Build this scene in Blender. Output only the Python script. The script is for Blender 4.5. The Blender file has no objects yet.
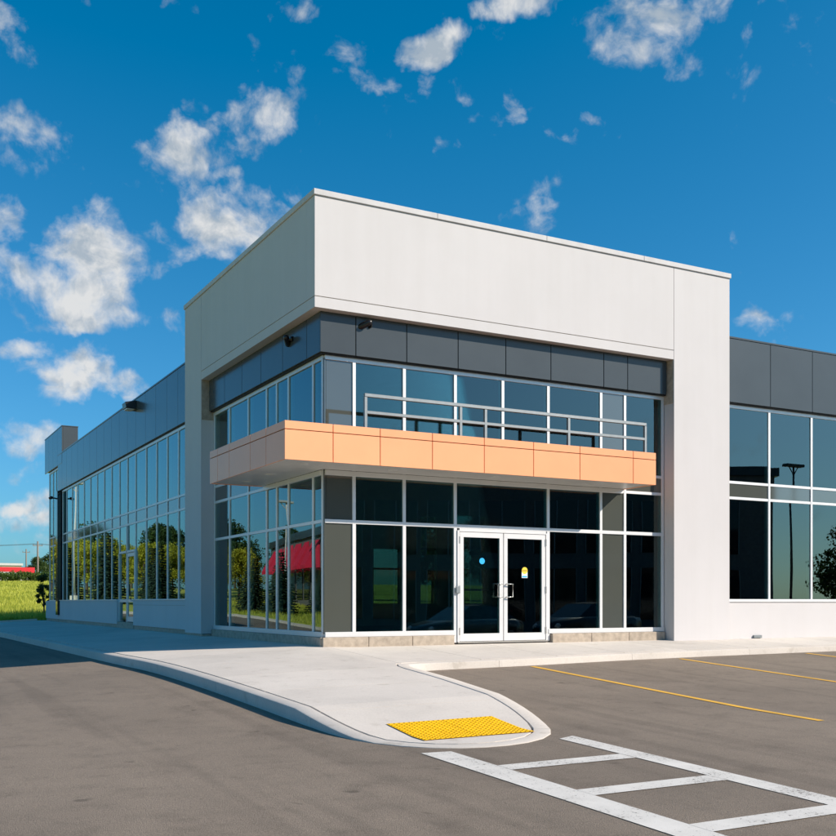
import bpy, bmesh, math, random
import numpy as np
from mathutils import Vector, Matrix

random.seed(7)
scn = bpy.context.scene
COL = scn.collection
R = math.radians

# ------------------------------------------------------------------ camera
CAM = Vector((-7.5566, -17.517, 0.95))
YAW = R(28.5)
FPX, PPX, HZ = 1035.0, 418.0, 602.0          # focal length, principal point and horizon in photo pixels
cd = bpy.data.cameras.new("camera")
cam = bpy.data.objects.new("camera", cd)
COL.objects.link(cam)
cam.location = CAM
cam.rotation_euler = (R(90), 0, -YAW)
cd.sensor_width = 36.0
cd.lens = 36.0 * FPX / 836.0
cd.shift_y = (HZ - 418.0) / 836.0
cd.clip_start = 0.1
cd.clip_end = 6000
scn.camera = cam

# ------------------------------------------------------------------ light
SUN_EL, SUN_AZ = R(31.0), R(180 - 50.0)      # azimuth clockwise from +Y
SKY_STRENGTH = 0.092
CLOUD_LIGHT = 0.62
sdir = Vector((math.sin(SUN_AZ) * math.cos(SUN_EL), math.cos(SUN_AZ) * math.cos(SUN_EL), math.sin(SUN_EL)))
sl = bpy.data.lights.new("sun", 'SUN')
sl.energy = 4.9
sl.angle = R(0.5)
sl.color = (1.0, 0.882, 0.752)
sun = bpy.data.objects.new("sun", sl)
COL.objects.link(sun)
sun.location = (20, -20, 30)
sun.rotation_euler = (-sdir).to_track_quat('-Z', 'Y').to_euler()

scn.view_settings.view_transform = 'Standard'
scn.view_settings.look = 'None'
scn.view_settings.gamma = 1.0
scn.view_settings.exposure = 0.45
scn.view_settings.use_curve_mapping = False
scn.render.engine = 'CYCLES'
scn.cycles.use_denoising = True
scn.cycles.max_bounces = 10
scn.cycles.transparent_max_bounces = 16
scn.cycles.sample_clamp_indirect = 8.0


def pix_dir(x, y):
    """world direction of a photo pixel"""
    u, v = (x - PPX) / FPX, -(y - HZ) / FPX
    c, s = math.cos(YAW), math.sin(YAW)
    return Vector((u * c + s, -u * s + c, v)).normalized()


world = bpy.data.worlds.new("World")
scn.world = world
world.use_nodes = True
wt = world.node_tree
wt.nodes.clear()
WN, WL = wt.nodes, wt.links


def wmath(op, a, b=None, c=None, clamp=False):
    n = WN.new('ShaderNodeMath')
    n.operation = op
    n.use_clamp = clamp
    for i, v in enumerate((a, b, c)):
        if v is None:
            continue
        if isinstance(v, (int, float)):
            n.inputs[i].default_value = v
        else:
            WL.new(v, n.inputs[i])
    return n.outputs[0]


def wvec(op, a, b=None):
    n = WN.new('ShaderNodeVectorMath')
    n.operation = op
    for i, v in enumerate((a, b)):
        if v is None:
            continue
        if hasattr(v, 'is_linked'):
            WL.new(v, n.inputs[i])
        else:
            n.inputs[i].default_value = tuple(v)
    return n.outputs['Value'] if op in ('DOT_PRODUCT', 'LENGTH') else n.outputs[0]


sky = WN.new('ShaderNodeTexSky')
sky.sky_type = 'NISHITA'
sky.sun_disc = False
sky.sun_elevation = SUN_EL
sky.sun_rotation = SUN_AZ
sky.altitude = 200
sky.air_density = 1.0
sky.dust_density = 1.0
sky.ozone_density = 6.0
# clear polarised air: the red end is weaker than the model's
sep = WN.new('ShaderNodeSeparateColor')
WL.new(sky.outputs[0], sep.inputs[0])
com = WN.new('ShaderNodeCombineColor')
WL.new(wmath('MULTIPLY', wmath('MAXIMUM', wmath('SUBTRACT', sep.outputs[0], 0.70), 0.0), 0.68), com.inputs[0])
WL.new(wmath('MULTIPLY', sep.outputs[1], 0.975), com.inputs[1])
WL.new(wmath('MULTIPLY', sep.outputs[2], 1.12), com.inputs[2])
bg_sky = WN.new('ShaderNodeBackground')
WL.new(com.outputs[0], bg_sky.inputs[0])
bg_sky.inputs[1].default_value = SKY_STRENGTH

tc = WN.new('ShaderNodeTexCoord')
dirv = wvec('NORMALIZE', tc.outputs['Generated'])


def wnoise(vec, scale, detail, rough, dist=0.0):
    n = WN.new('ShaderNodeTexNoise')
    n.inputs['Scale'].default_value = scale
    n.inputs['Detail'].default_value = detail
    n.inputs['Roughness'].default_value = rough
    n.inputs['Distortion'].default_value = dist
    WL.new(vec, n.inputs['Vector'])
    return n.outputs[0]


# cumulus banks: (photo x, photo y, half-width, half-height, weight) give only a direction in the sky
CLOUDS = [(645, 26, 66, 34, 1.0), (668, 52, 30, 20, .8), (735, 52, 20, 18, .45), (437, 42, 46, 24, 1.05), (446, 86, 40, 24, .85),
          (366, 68, 34, 18, .5), (296, 8, 22, 14, .6), (508, 6, 34, 18, .75), (248, 112, 40, 34, .9), (182, 150, 58, 36, 1.0),
          (150, 195, 22, 20, .55), (205, 92, 16, 14, .45), (214, 172, 40, 18, .9), (238, 220, 62, 46, 1.25), (108, 250, 78, 44, 1.35),
          (52, 284, 120, 42, 1.4), (112, 312, 95, 26, 1.15), (18, 225, 38, 30, .95), (6, 30, 28, 30, .62), (18, 128, 48, 20, .66),
          (30, 158, 40, 16, .5), (76, 384, 50, 26, .95), (122, 396, 26, 14, .7), (14, 438, 44, 20, .8), (20, 354, 44, 13, .66),
          (541, 221, 30, 15, .6), (516, 110, 14, 14, .42), (568, 128, 18, 10, .45), (600, 108, 13, 8, .42), (746, 330, 26, 14, .8),
          (175, 330, 22, 26, .6), (20, 516, 44, 9, .42), (60, 575, 80, 8, .35), (480, 125, 30, 12, .32), (395, 150, 22, 10, .28),
          (14, 500, 60, 12, .75), (50, 470, 50, 11, .5), (20, 540, 70, 9, .5), (165, 375, 30, 16, .55), (85, 330, 60, 14, .8)]
def wwarp(vec, scale, amp, detail=4.0):
    n = WN.new('ShaderNodeTexNoise')
    n.inputs['Scale'].default_value = scale
    n.inputs['Detail'].default_value = detail
    n.inputs['Roughness'].default_value = 0.55
    WL.new(vec, n.inputs['Vector'])
    d = WN.new('ShaderNodeVectorMath')
    d.operation = 'MULTIPLY_ADD'
    WL.new(n.outputs['Color'], d.inputs[0])
    d.inputs[1].default_value = (amp, amp, amp)
    d.inputs[2].default_value = (-amp / 2, -amp / 2, -amp / 2)
    return wvec('ADD', vec, d.outputs[0])


bent = wwarp(dirv, 14.0, 0.085, 5.0)
acc = None
for (px, py, rx, ry, w) in CLOUDS:
    c = pix_dir(px, py)
    ea = Vector((0, 0, 1)).cross(c).normalized()
    eb = c.cross(ea).normalized()
    a = wvec('DOT_PRODUCT', bent, ea * (FPX * 1.16 / rx))
    b = wvec('DOT_PRODUCT', bent, eb * (FPX * 1.12 / ry))
    d2 = wmath('MULTIPLY_ADD', b, b, wmath('MULTIPLY', a, a))
    m = wmath('MULTIPLY_ADD', wmath('MINIMUM', d2, 3.0), -w * 0.8, w)
    acc = m if acc is None else wmath('MAXIMUM', acc, m)
# the rest of the sky carries scattered cumulus of the same kind
fwd = pix_dir(418, 300)
away = wmath('SUBTRACT', 0.80, wvec('DOT_PRODUCT', dirv, fwd))
away = wmath('MULTIPLY', away, 8.0, clamp=True)
low = wnoise(dirv, 3.2, 2.0, 0.5)
gen = wmath('MULTIPLY_ADD', low, 7.0, -4.35)
gen = wmath('MINIMUM', gen, 1.0)
gen = wmath('MULTIPLY_ADD', away, 3.0, wmath('SUBTRACT', gen, 3.0))
acc = wmath('MAXIMUM', acc, wmath('MAXIMUM', gen, -1.5))
def wvoro(vec, scale, smooth_=0.6):
    n = WN.new('ShaderNodeTexVoronoi')
    n.feature = 'F1'
    n.inputs['Scale'].default_value = scale
    WL.new(vec, n.inputs['Vector'])
    return n.outputs['Distance']


warped = wwarp(dirv, 9.0, 0.05)
fb = wnoise(warped, 19.0, 9.0, 0.60)
fb = wmath('MULTIPLY_ADD', wmath('SUBTRACT', 0.42, wvoro(warped, 58.0)), 0.12, fb)
sun_off = Vector((0.004, -0.003, 0.010))
sh1 = wnoise(warped, 24.0, 5.0, 0.57)
sh2 = wnoise(wvec('ADD', warped, sun_off), 24.0, 5.0, 0.57)
dens = wmath('MULTIPLY_ADD', wmath('SUBTRACT', fb, 0.53), 4.5, wmath('MULTIPLY', acc, 1.05))
ms = WN.new('ShaderNodeMapRange')
ms.interpolation_type = 'SMOOTHSTEP'
ms.inputs['From Min'].default_value = 0.0
ms.inputs['From Max'].default_value = 1.42
WL.new(dens, ms.inputs[0])
cover = wmath('MULTIPLY', ms.outputs[0], 0.94)
# shading: brighter where the bank thins towards the sun, greyer in thick bottoms
sh = wmath('MULTIPLY_ADD', wmath('SUBTRACT', sh1, sh2), 3.4, 0.66, clamp=True)
ramp = WN.new('ShaderNodeValToRGB')
ramp.color_ramp.elements[0].position = 0.25
ramp.color_ramp.elements[0].color = (0.50, 0.58, 0.66, 1)
ramp.color_ramp.elements[1].position = 0.85
ramp.color_ramp.elements[1].color = (0.92, 0.92, 0.91, 1)
WL.new(sh, ramp.inputs[0])
bg_cl = WN.new('ShaderNodeBackground')
WL.new(ramp.outputs[0], bg_cl.inputs[0])
bg_cl.inputs[1].default_value = CLOUD_LIGHT
mixs = WN.new('ShaderNodeMixShader')
WL.new(cover, mixs.inputs[0])
WL.new(bg_sky.outputs[0], mixs.inputs[1])
WL.new(bg_cl.outputs[0], mixs.inputs[2])
wo = WN.new('ShaderNodeOutputWorld')
WL.new(mixs.outputs[0], wo.inputs[0])

# ------------------------------------------------------------------ helpers
_cat = {}


def tag(o, label=None, cat=None, group=None, kind=None):
    if label: o["label"] = label
    if cat: o["category"] = cat
    if group: o["group"] = group
    if kind: o["kind"] = kind
    return o


def empty(name, loc=(0, 0, 0), rz=0.0, parent=None):
    o = bpy.data.objects.new(name, None)
    COL.objects.link(o)
    o.location = loc
    o.rotation_euler = (0, 0, rz)
    o.empty_display_size = 0.2
    if parent: o.parent = parent
    return o


def link(name, me, mat, parent=None, loc=None):
    o = bpy.data.objects.new(name, me)
    COL.objects.link(o)
    if mat is not None and not me.materials:
        me.materials.append(mat)
    if parent is not None: o.parent = parent
    if loc is not None: o.location = loc
    return o


class MB:
    def __init__(s):
        s.v, s.f, s.sm = [], [], False

    def add(s, verts, faces):
        n = len(s.v)
        s.v += [tuple(p) for p in verts]
        s.f += [tuple(i + n for i in f) for f in faces]
        return s

    def box(s, x0, x1, y0, y1, z0, z1):
        return s.add([(x0, y0, z0), (x1, y0, z0), (x1, y1, z0), (x0, y1, z0), (x0, y0, z1), (x1, y0, z1), (x1, y1, z1), (x0, y1, z1)],
                     [(0, 3, 2, 1), (4, 5, 6, 7), (0, 1, 5, 4), (1, 2, 6, 5), (2, 3, 7, 6), (3, 0, 4, 7)])

    def tube(s, pts, r, n=8, cap=True):
        pts = [Vector(p) for p in pts]
        rs = r if isinstance(r, (list, tuple)) else [r] * len(pts)
        base = len(s.v)
        for i, p in enumerate(pts):
            t = (pts[min(i + 1, len(pts) - 1)] - pts[max(i - 1, 0)]).normalized()
            a = t.cross(Vector((0, 0, 1)) if abs(t.z) < 0.95 else Vector((0, 1, 0))).normalized()
            b = t.cross(a)
            for k in range(n):
                an = 2 * math.pi * k / n
                s.v.append(tuple(p + (a * math.cos(an) + b * math.sin(an)) * rs[i]))
        for i in range(len(pts) - 1):
            for k in range(n):
                k2 = (k + 1) % n
                s.f.append((base + i * n + k, base + i * n + k2, base + (i + 1) * n + k2, base + (i + 1) * n + k))
        if cap:
            s.f.append(tuple(base + k for k in range(n - 1, -1, -1)))
            e = base + (len(pts) - 1) * n
            s.f.append(tuple(e + k for k in range(n)))
        return s

    def mesh(s, name, smooth=False, bevel=0.0):
        me = bpy.data.meshes.new(name)
        me.from_pydata(s.v, [], s.f)
        bm = bmesh.new()
        bm.from_mesh(me)
        bmesh.ops.recalc_face_normals(bm, faces=bm.faces)
        if bevel > 0:
            bmesh.ops.bevel(bm, geom=list(bm.edges), offset=bevel, segments=1, affect='EDGES', profile=0.5)
        bm.to_mesh(me)
        bm.free()
        if smooth:
            me.polygons.foreach_set('use_smooth', [True] * len(me.polygons))
        return me

    def build(s, name, mat, parent=None, smooth=False, bevel=0.0, loc=None):
        return link(name, s.mesh(name, smooth, bevel), mat, parent, loc)


def box(name, x0, x1, y0, y1, z0, z1, mat, parent=None, bevel=0.0):
    """box whose origin is its own centre"""
    cx, cy, cz = (x0 + x1) / 2, (y0 + y1) / 2, (z0 + z1) / 2
    hx, hy, hz = abs(x1 - x0) / 2, abs(y1 - y0) / 2, abs(z1 - z0) / 2
    key = (round(hx, 4), round(hy, 4), round(hz, 4), mat.name, round(bevel, 4))
    me = _cat.get(key)
    if me is None:
        me = MB().box(-hx, hx, -hy, hy, -hz, hz).mesh(name, bevel=bevel)
        _cat[key] = me
    o = link(name, me, mat, parent)
    po = Vector((0, 0, 0))
    p = parent
    while p is not None:
        po += Vector(p.location)
        p = p.parent
    o.location = Vector((cx, cy, cz)) - po
    return o


# ------------------------------------------------------------------ materials
def newmat(name):
    m = bpy.data.materials.new(name)
    m.use_nodes = True
    nt = m.node_tree
    for n in list(nt.nodes):
        if n.type not in ('BSDF_PRINCIPLED', 'OUTPUT_MATERIAL'):
            nt.nodes.remove(n)
    b = [n for n in nt.nodes if n.type == 'BSDF_PRINCIPLED'][0]
    o = [n for n in nt.nodes if n.type == 'OUTPUT_MATERIAL'][0]
    return m, nt, b, o


def N(nt, typ, **kw):
    n = nt.nodes.new(typ)
    for k, v in kw.items():
        if k.startswith('i_'):
            n.inputs[k[2:].replace('_', ' ')].default_value = v
        else:
            setattr(n, k, v)
    return n


def noise(nt, scale, detail=4.0, rough=0.55, coord='Object', vec=None, stretch=None):
    t = N(nt, 'ShaderNodeTexNoise')
    t.inputs['Scale'].default_value = scale
    t.inputs['Detail'].default_value = detail
    t.inputs['Roughness'].default_value = rough
    if vec is None:
        if coord == 'World':
            g = N(nt, 'ShaderNodeNewGeometry')
            vec = g.outputs['Position']
        else:
            g = N(nt, 'ShaderNodeTexCoord')
            vec = g.outputs[coord]
    if stretch:
        mp = N(nt, 'ShaderNodeMapping')
        mp.inputs['Scale'].default_value = stretch
        nt.links.new(vec, mp.inputs[0])
        vec = mp.outputs[0]
    nt.links.new(vec, t.inputs['Vector'])
    return t.outputs[0]


def rampc(nt, fac, stops):
    r = N(nt, 'ShaderNodeValToRGB')
    el = r.color_ramp.elements
    while len(el) > 1: el.remove(el[-1])
    el[0].position = stops[0][0]
    el[0].color = (*stops[0][1], 1)
    for p, c in stops[1:]:
        e = el.new(p)
        e.color = (*c, 1)
    nt.links.new(fac, r.inputs[0])
    return r.outputs[0]


def mixc(nt, fac, a, b, mode='MIX'):
    m = N(nt, 'ShaderNodeMix', data_type='RGBA', blend_type=mode)
    for s, v in ((m.inputs['Factor'], fac), (m.inputs['A'], a), (m.inputs['B'], b)):
        if isinstance(v, (int, float)): s.default_value = v
        elif isinstance(v, tuple): s.default_value = (*v, 1)
        else: nt.links.new(v, s)
    return m.outputs['Result']


def bump(nt, b, h, strength, dist):
    n = N(nt, 'ShaderNodeBump')
    n.inputs['Strength'].default_value = strength
    n.inputs['Distance'].default_value = dist
    nt.links.new(h, n.inputs['Height'])
    nt.links.new(n.outputs[0], b.inputs['Normal'])
    return n


def g(c, k): return tuple(min(1, x * k) for x in c)


def mat_plain(name, c, rough=0.5, metal=0.0, var=0.08, vscale=3.0, bmp=0.0, bscale=120.0, spec=0.5, objvar=0.0, coord='World'):
    m, nt, b, o = newmat(name)
    f = noise(nt, vscale, 5, 0.6, coord)
    col = rampc(nt, f, [(0.3, g(c, 1 - var)), (0.7, g(c, 1 + var))])
    if objvar:
        oi = N(nt, 'ShaderNodeObjectInfo')
        mr = N(nt, 'ShaderNodeMapRange')
        mr.inputs['To Min'].default_value = 1 - objvar
        mr.inputs['To Max'].default_value = 1 + objvar
        nt.links.new(oi.outputs['Random'], mr.inputs[0])
        cb = N(nt, 'ShaderNodeCombineColor')
        for i in range(3): nt.links.new(mr.outputs[0], cb.inputs[i])
        col = mixc(nt, 1.0, col, cb.outputs[0], 'MULTIPLY')
    nt.links.new(col, b.inputs['Base Color'])
    b.inputs['Roughness'].default_value = rough
    b.inputs['Metallic'].default_value = metal
    b.inputs['Specular IOR Level'].default_value = spec
    if bmp:
        bump(nt, b, noise(nt, bscale, 3, 0.6, coord), bmp, 0.002)
    return m


M = {}
# render coat on the white walls: fine grain, faint streaks and dirt
m, nt, b, o = newmat('white_stucco')
f = noise(nt, 0.9, 6, 0.65, 'World')
st = noise(nt, 1.0, 5, 0.6, 'World', stretch=(3.0, 3.0, 0.18))
c1 = rampc(nt, f, [(0.3, (0.555, 0.538, 0.538)), (0.7, (0.58, 0.562, 0.562))])
c2 = rampc(nt, st, [(0.35, (0.965, 0.962, 0.955)), (0.6, (1, 1, 1))])
nt.links.new(mixc(nt, 0.6, c1, c2, 'MULTIPLY'), b.inputs['Base Color'])
b.inputs['Roughness'].default_value = 0.85
bump(nt, b, noise(nt, 260, 3, 0.7, 'World'), 0.25, 0.003)
M['stucco'] = m
M['panel'] = mat_plain('charcoal_panel', (0.066, 0.077, 0.084), 0.20, 0.05, 0.05, 1.2, spec=0.26, objvar=0.06)
M['panel_left'] = M['panel']
M['black'] = mat_plain('black_rubber', (0.012, 0.012, 0.013), 0.6, 0, 0.1)
M['camera'] = mat_plain('black_plastic', (0.015, 0.015, 0.017), 0.3, 0, 0.05)
M['alum'] = mat_plain('anodised_aluminium', (0.70, 0.70, 0.70), 0.38, 0.25, 0.03, 4, spec=0.5)
M['steel'] = mat_plain('galvanised_steel', (0.235, 0.26, 0.27), 0.42, 0.35, 0.10, 9)
M['chrome'] = mat_plain('satin_steel', (0.72, 0.70, 0.66), 0.25, 0.85, 0.03)
M['soffit'] = mat_plain('soffit_metal', (0.62, 0.60, 0.575), 0.35, 0.15, 0.04, 2, spec=0.5)
M['orange'] = mat_plain('orange_panel', (0.89, 0.40, 0.21), 0.24, 0.0, 0.03, 1.5, objvar=0.02, spec=0.16)
M['orange_edge'] = mat_plain('orange_core', (0.25, 0.075, 0.03), 0.6, 0.0)
M['plinth'] = mat_plain('split_face_block', (0.40, 0.335, 0.265), 0.9, 0, 0.22, 9, 0.7, 60, objvar=0.06)
M['plaster_in'] = mat_plain('interior_drywall', (0.70, 0.74, 0.70), 0.9, 0, 0.1)
M['floor_in'] = mat_plain('interior_screed', (0.50, 0.50, 0.47), 0.5, 0, 0.2)
M['roofing'] = mat_plain('roof_membrane', (0.35, 0.35, 0.34), 0.9)
M['blue_sticker'] = mat_plain('blue_sticker', (0.02, 0.42, 0.85), 0.4, 0, 0.03)
M['yellow_sticker'] = mat_plain('yellow_sticker', (0.85, 0.62, 0.06), 0.4, 0, 0.03)
M['ochre_print'] = mat_plain('ochre_print', (0.50, 0.33, 0.02), 0.5, 0, 0.03)
M['white_sticker'] = mat_plain('white_sticker', (0.8, 0.8, 0.8), 0.4, 0, 0.03)
M['lens'] = mat_plain('lamp_lens', (0.75, 0.74, 0.70), 0.2, 0, 0.03)


# insulated tinted glass: mirrors the surroundings, lets some of the dark interior through
def glass(name, tint, ior, gain, refl, wav=0.0024):
    m, nt, b, o = newmat(name)
    nt.nodes.remove(b)
    tr = N(nt, 'ShaderNodeBsdfTransparent')
    tr.inputs[0].default_value = (*tint, 1)
    gl = N(nt, 'ShaderNodeBsdfGlossy')
    gl.inputs['Color'].default_value = (*refl, 1)
    gl.inputs['Roughness'].default_value = 0.0
    fr = N(nt, 'ShaderNodeFresnel')
    fr.inputs['IOR'].default_value = ior
    mu = N(nt, 'ShaderNodeMath', operation='MULTIPLY', use_clamp=True)
    nt.links.new(fr.outputs[0], mu.inputs[0])
    mu.inputs[1].default_value = gain
    oi = N(nt, 'ShaderNodeObjectInfo')
    cx = N(nt, 'ShaderNodeTexCoord')
    ad = N(nt, 'ShaderNodeVectorMath', operation='ADD')
    sc = N(nt, 'ShaderNodeVectorMath', operation='SCALE')
    nt.links.new(oi.outputs['Location'], sc.inputs[0])
    sc.inputs['Scale'].default_value = 7.3
    nt.links.new(cx.outputs['Object'], ad.inputs[0])
    nt.links.new(sc.outputs[0], ad.inputs[1])
    h = noise(nt, 0.55, 1.0, 0.4, vec=ad.outputs[0])
    bp = N(nt, 'ShaderNodeBump')
    bp.inputs['Strength'].default_value = 1.0
    bp.inputs['Distance'].default_value = wav
    nt.links.new(h, bp.inputs['Height'])
    nt.links.new(bp.outputs[0], gl.inputs['Normal'])
    mx = N(nt, 'ShaderNodeMixShader')
    nt.links.new(mu.outputs[0], mx.inputs[0])
    nt.links.new(tr.outputs[0], mx.inputs[1])
    nt.links.new(gl.outputs[0], mx.inputs[2])
    nt.links.new(mx.outputs[0], o.inputs['Surface'])
    return m


M['glass'] = glass('tinted_glass', (0.47, 0.60, 0.56), 1.85, 1.28, (0.74, 0.93, 0.93))
M['spandrel'] = mat_plain('spandrel_glass', (0.075, 0.081, 0.070), 0.05, 0, 0.04, 1.0, spec=1.0)
for n_ in M['spandrel'].node_tree.nodes:
    if n_.type == 'BSDF_PRINCIPLED': n_.inputs['IOR'].default_value = 1.62
M['dark_glass'] = mat_plain('dark_glass', (0.012, 0.015, 0.018), 0.05, 0, 0.05, spec=0.6)


# ground materials
def mat_asphalt(name, base, dark=0.0):
    m, nt, b, o = newmat(name)
    big = noise(nt, 0.22, 5, 0.6, 'World')
    mid = noise(nt, 2.2, 6, 0.7, 'World')
    fine = noise(nt, 95, 2, 0.7, 'World')
    grit = noise(nt, 240, 1, 0.5, 'World')
    c = rampc(nt, big, [(0.32, g(base, 0.80)), (0.5, base), (0.7, g(base, 1.13))])
    c = mixc(nt, 0.75, c, rampc(nt, mid, [(0.28, (0.66, 0.65, 0.64)), (0.48, (0.97, 0.97, 0.97)), (0.75, (1.1, 1.1, 1.1))]), 'MULTIPLY')
    c = mixc(nt, 0.85, c, rampc(nt, fine, [(0.30, (0.56, 0.55, 0.54)), (0.55, (1, 1, 1)), (0.75, (1.34, 1.32, 1.3))]), 'MULTIPLY')
    c = mixc(nt, 0.6, c, rampc(nt, grit, [(0.35, (0.78, 0.78, 0.78)), (0.65, (1.15, 1.15, 1.15))]), 'MULTIPLY')
    # oil spots and old drag marks
    oil = noise(nt, 0.75, 3, 0.5, 'World', stretch=(1.0, 0.35, 1.0))
    c = mixc(nt, 0.7, c, rampc(nt, oil, [(0.24, (0.62, 0.61, 0.60)), (0.36, (1, 1, 1))]), 'MULTIPLY')
    # faint tyre tracks along the drive lane and a few dark drips
    tr1 = noise(nt, 1.0, 3, 0.5, 'World', stretch=(2.6, 0.10, 1.0))
    c = mixc(nt, 0.55, c, rampc(nt, tr1, [(0.36, (0.74, 0.735, 0.73)), (0.46, (1, 1, 1))]), 'MULTIPLY')
    dr = noise(nt, 4.5, 1, 0.4, 'World')
    c = mixc(nt, 0.7, c, rampc(nt, dr, [(0.19, (0.40, 0.39, 0.38)), (0.25, (1, 1, 1))]), 'MULTIPLY')
    nt.links.new(c, b.inputs['Base Color'])
    b.inputs['Roughness'].default_value = 0.88
    ad = N(nt, 'ShaderNodeMath', operation='ADD')
    nt.links.new(fine, ad.inputs[0])
    nt.links.new(grit, ad.inputs[1])
    bump(nt, b, ad.outputs[0], 0.9, 0.005)
    return m


M['asphalt'] = mat_asphalt('asphalt', (0.238, 0.190, 0.145))


def mat_concrete(name, base, joint_dirt=True):
    m, nt, b, o = newmat(name)
    big = noise(nt, 0.6, 6, 0.65, 'World')
    fine = noise(nt, 45, 4, 0.7, 'World')
    broom = noise(nt, 18, 3, 0.6, 'World', stretch=(9.0, 0.5, 1.0))
    c = rampc(nt, big, [(0.3, g(base, 0.88)), (0.52, base), (0.72, g(base, 1.07))])
    c = mixc(nt, 0.5, c, rampc(nt, fine, [(0.3, (0.80, 0.80, 0.80)), (0.6, (1.05, 1.05, 1.05))]), 'MULTIPLY')
    spot = noise(nt, 3.3, 4, 0.6, 'World')
    c = mixc(nt, 0.5, c, rampc(nt, spot, [(0.30, (0.72, 0.70, 0.66)), (0.40, (1, 1, 1))]), 'MULTIPLY')
    oi = N(nt, 'ShaderNodeObjectInfo')
    mr = N(nt, 'ShaderNodeMapRange')
    mr.inputs['To Min'].default_value = 0.94
    mr.inputs['To Max'].default_value = 1.04
    nt.links.new(oi.outputs['Random'], mr.inputs[0])
    cb = N(nt, 'ShaderNodeCombineColor')
    for i in range(3): nt.links.new(mr.outputs[0], cb.inputs[i])
    c = mixc(nt, 1.0, c, cb.outputs[0], 'MULTIPLY')
    nt.links.new(c, b.inputs['Base Color'])
    b.inputs['Roughness'].default_value = 0.9
    ad = N(nt, 'ShaderNodeMath', operation='ADD')
    nt.links.new(fine, ad.inputs[0])
    nt.links.new(broom, ad.inputs[1])
    bump(nt, b, ad.outputs[0], 0.35, 0.003)
    return m


M['concrete'] = mat_concrete('sidewalk_concrete', (0.615, 0.56, 0.50))
M['kerb'] = mat_concrete('kerb_concrete', (0.575, 0.525, 0.47))
M['joint'] = mat_plain('joint_filler', (0.06, 0.055, 0.05), 0.95, 0, 0.3, 12)


def mat_paint(name, base, wear):
    m, nt, b, o = newmat(name)
    n1 = noise(nt, 38, 5, 0.75, 'World')
    n2 = noise(nt, 2.4, 4, 0.6, 'World')
    c = rampc(nt, n2, [(0.3, g(base, 0.80)), (0.7, base)])
    nt.links.new(c, b.inputs['Base Color'])
    b.inputs['Roughness'].default_value = 0.8
    ad = N(nt, 'ShaderNodeMath', operation='MULTIPLY_ADD')
    nt.links.new(n2, ad.inputs[0])
    ad.inputs[1].default_value = 0.35
    nt.links.new(n1, ad.inputs[2])
    k = rampc(nt, ad.outputs[0], [(wear, (0, 0, 0)), (wear + 0.07, (1, 1, 1))])
    tr = N(nt, 'ShaderNodeBsdfTransparent')
    mx = N(nt, 'ShaderNodeMixShader')
    nt.links.new(k, mx.inputs[0])
    nt.links.new(tr.outputs[0], mx.inputs[1])
    nt.links.new(b.outputs[0], mx.inputs[2])
    nt.links.new(mx.outputs[0], o.inputs['Surface'])
    bump(nt, b, noise(nt, 120, 2, 0.6, 'World'), 0.5, 0.003)
    return m


M['white_paint'] = mat_paint('worn_white_paint', (0.68, 0.65, 0.60), 0.515)
M['yellow_paint'] = mat_paint('worn_yellow_paint', (0.78, 0.43, 0.045), 0.48)
M['tactile'] = mat_plain('tactile_yellow', (0.84, 0.46, 0.002), 0.6, 0, 0.12, 9, spec=0.2)

m, nt, b, o = newmat('grass_ground')
n1 = noise(nt, 0.12, 6, 0.65, 'World')
n2 = noise(nt, 3.0, 5, 0.7, 'World')
c = rampc(nt, n1, [(0.35, (0.25, 0.29, 0.035)), (0.5, (0.44, 0.45, 0.06)), (0.66, (0.54, 0.52, 0.10))])
c = mixc(nt, 0.7, c, rampc(nt, n2, [(0.3, (0.5, 0.55, 0.45)), (0.7, (1.15, 1.15, 1.1))]), 'MULTIPLY')
nt.links.new(c, b.inputs['Base Color'])
b.inputs['Roughness'].default_value = 0.95
bump(nt, b, n2, 0.8, 0.06)
M['grass'] = m


def mat_leaf(name, dark, light, scale=1.4, trans=0.35):
    m, nt, b, o = newmat(name)
    n1 = noise(nt, scale, 4, 0.6, 'World')
    n2 = noise(nt, scale * 9, 2, 0.6, 'World')
    ad = N(nt, 'ShaderNodeMath', operation='MULTIPLY_ADD')
    nt.links.new(n2, ad.inputs[0])
    ad.inputs[1].default_value = 0.6
    nt.links.new(n1, ad.inputs[2])
    c = rampc(nt, ad.outputs[0], [(0.6, dark), (1.0, light)])
    nt.links.new(c, b.inputs['Base Color'])
    b.inputs['Roughness'].default_value = 0.55
    b.inputs['Specular IOR Level'].default_value = 0.3
    tl = N(nt, 'ShaderNodeBsdfTranslucent')
    nt.links.new(c, tl.inputs[0])
    mx = N(nt, 'ShaderNodeMixShader')
    mx.inputs[0].default_value = trans
    nt.links.new(b.outputs[0], mx.inputs[1])
    nt.links.new(tl.outputs[0], mx.inputs[2])
    nt.links.new(mx.outputs[0], o.inputs['Surface'])
    return m


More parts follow.
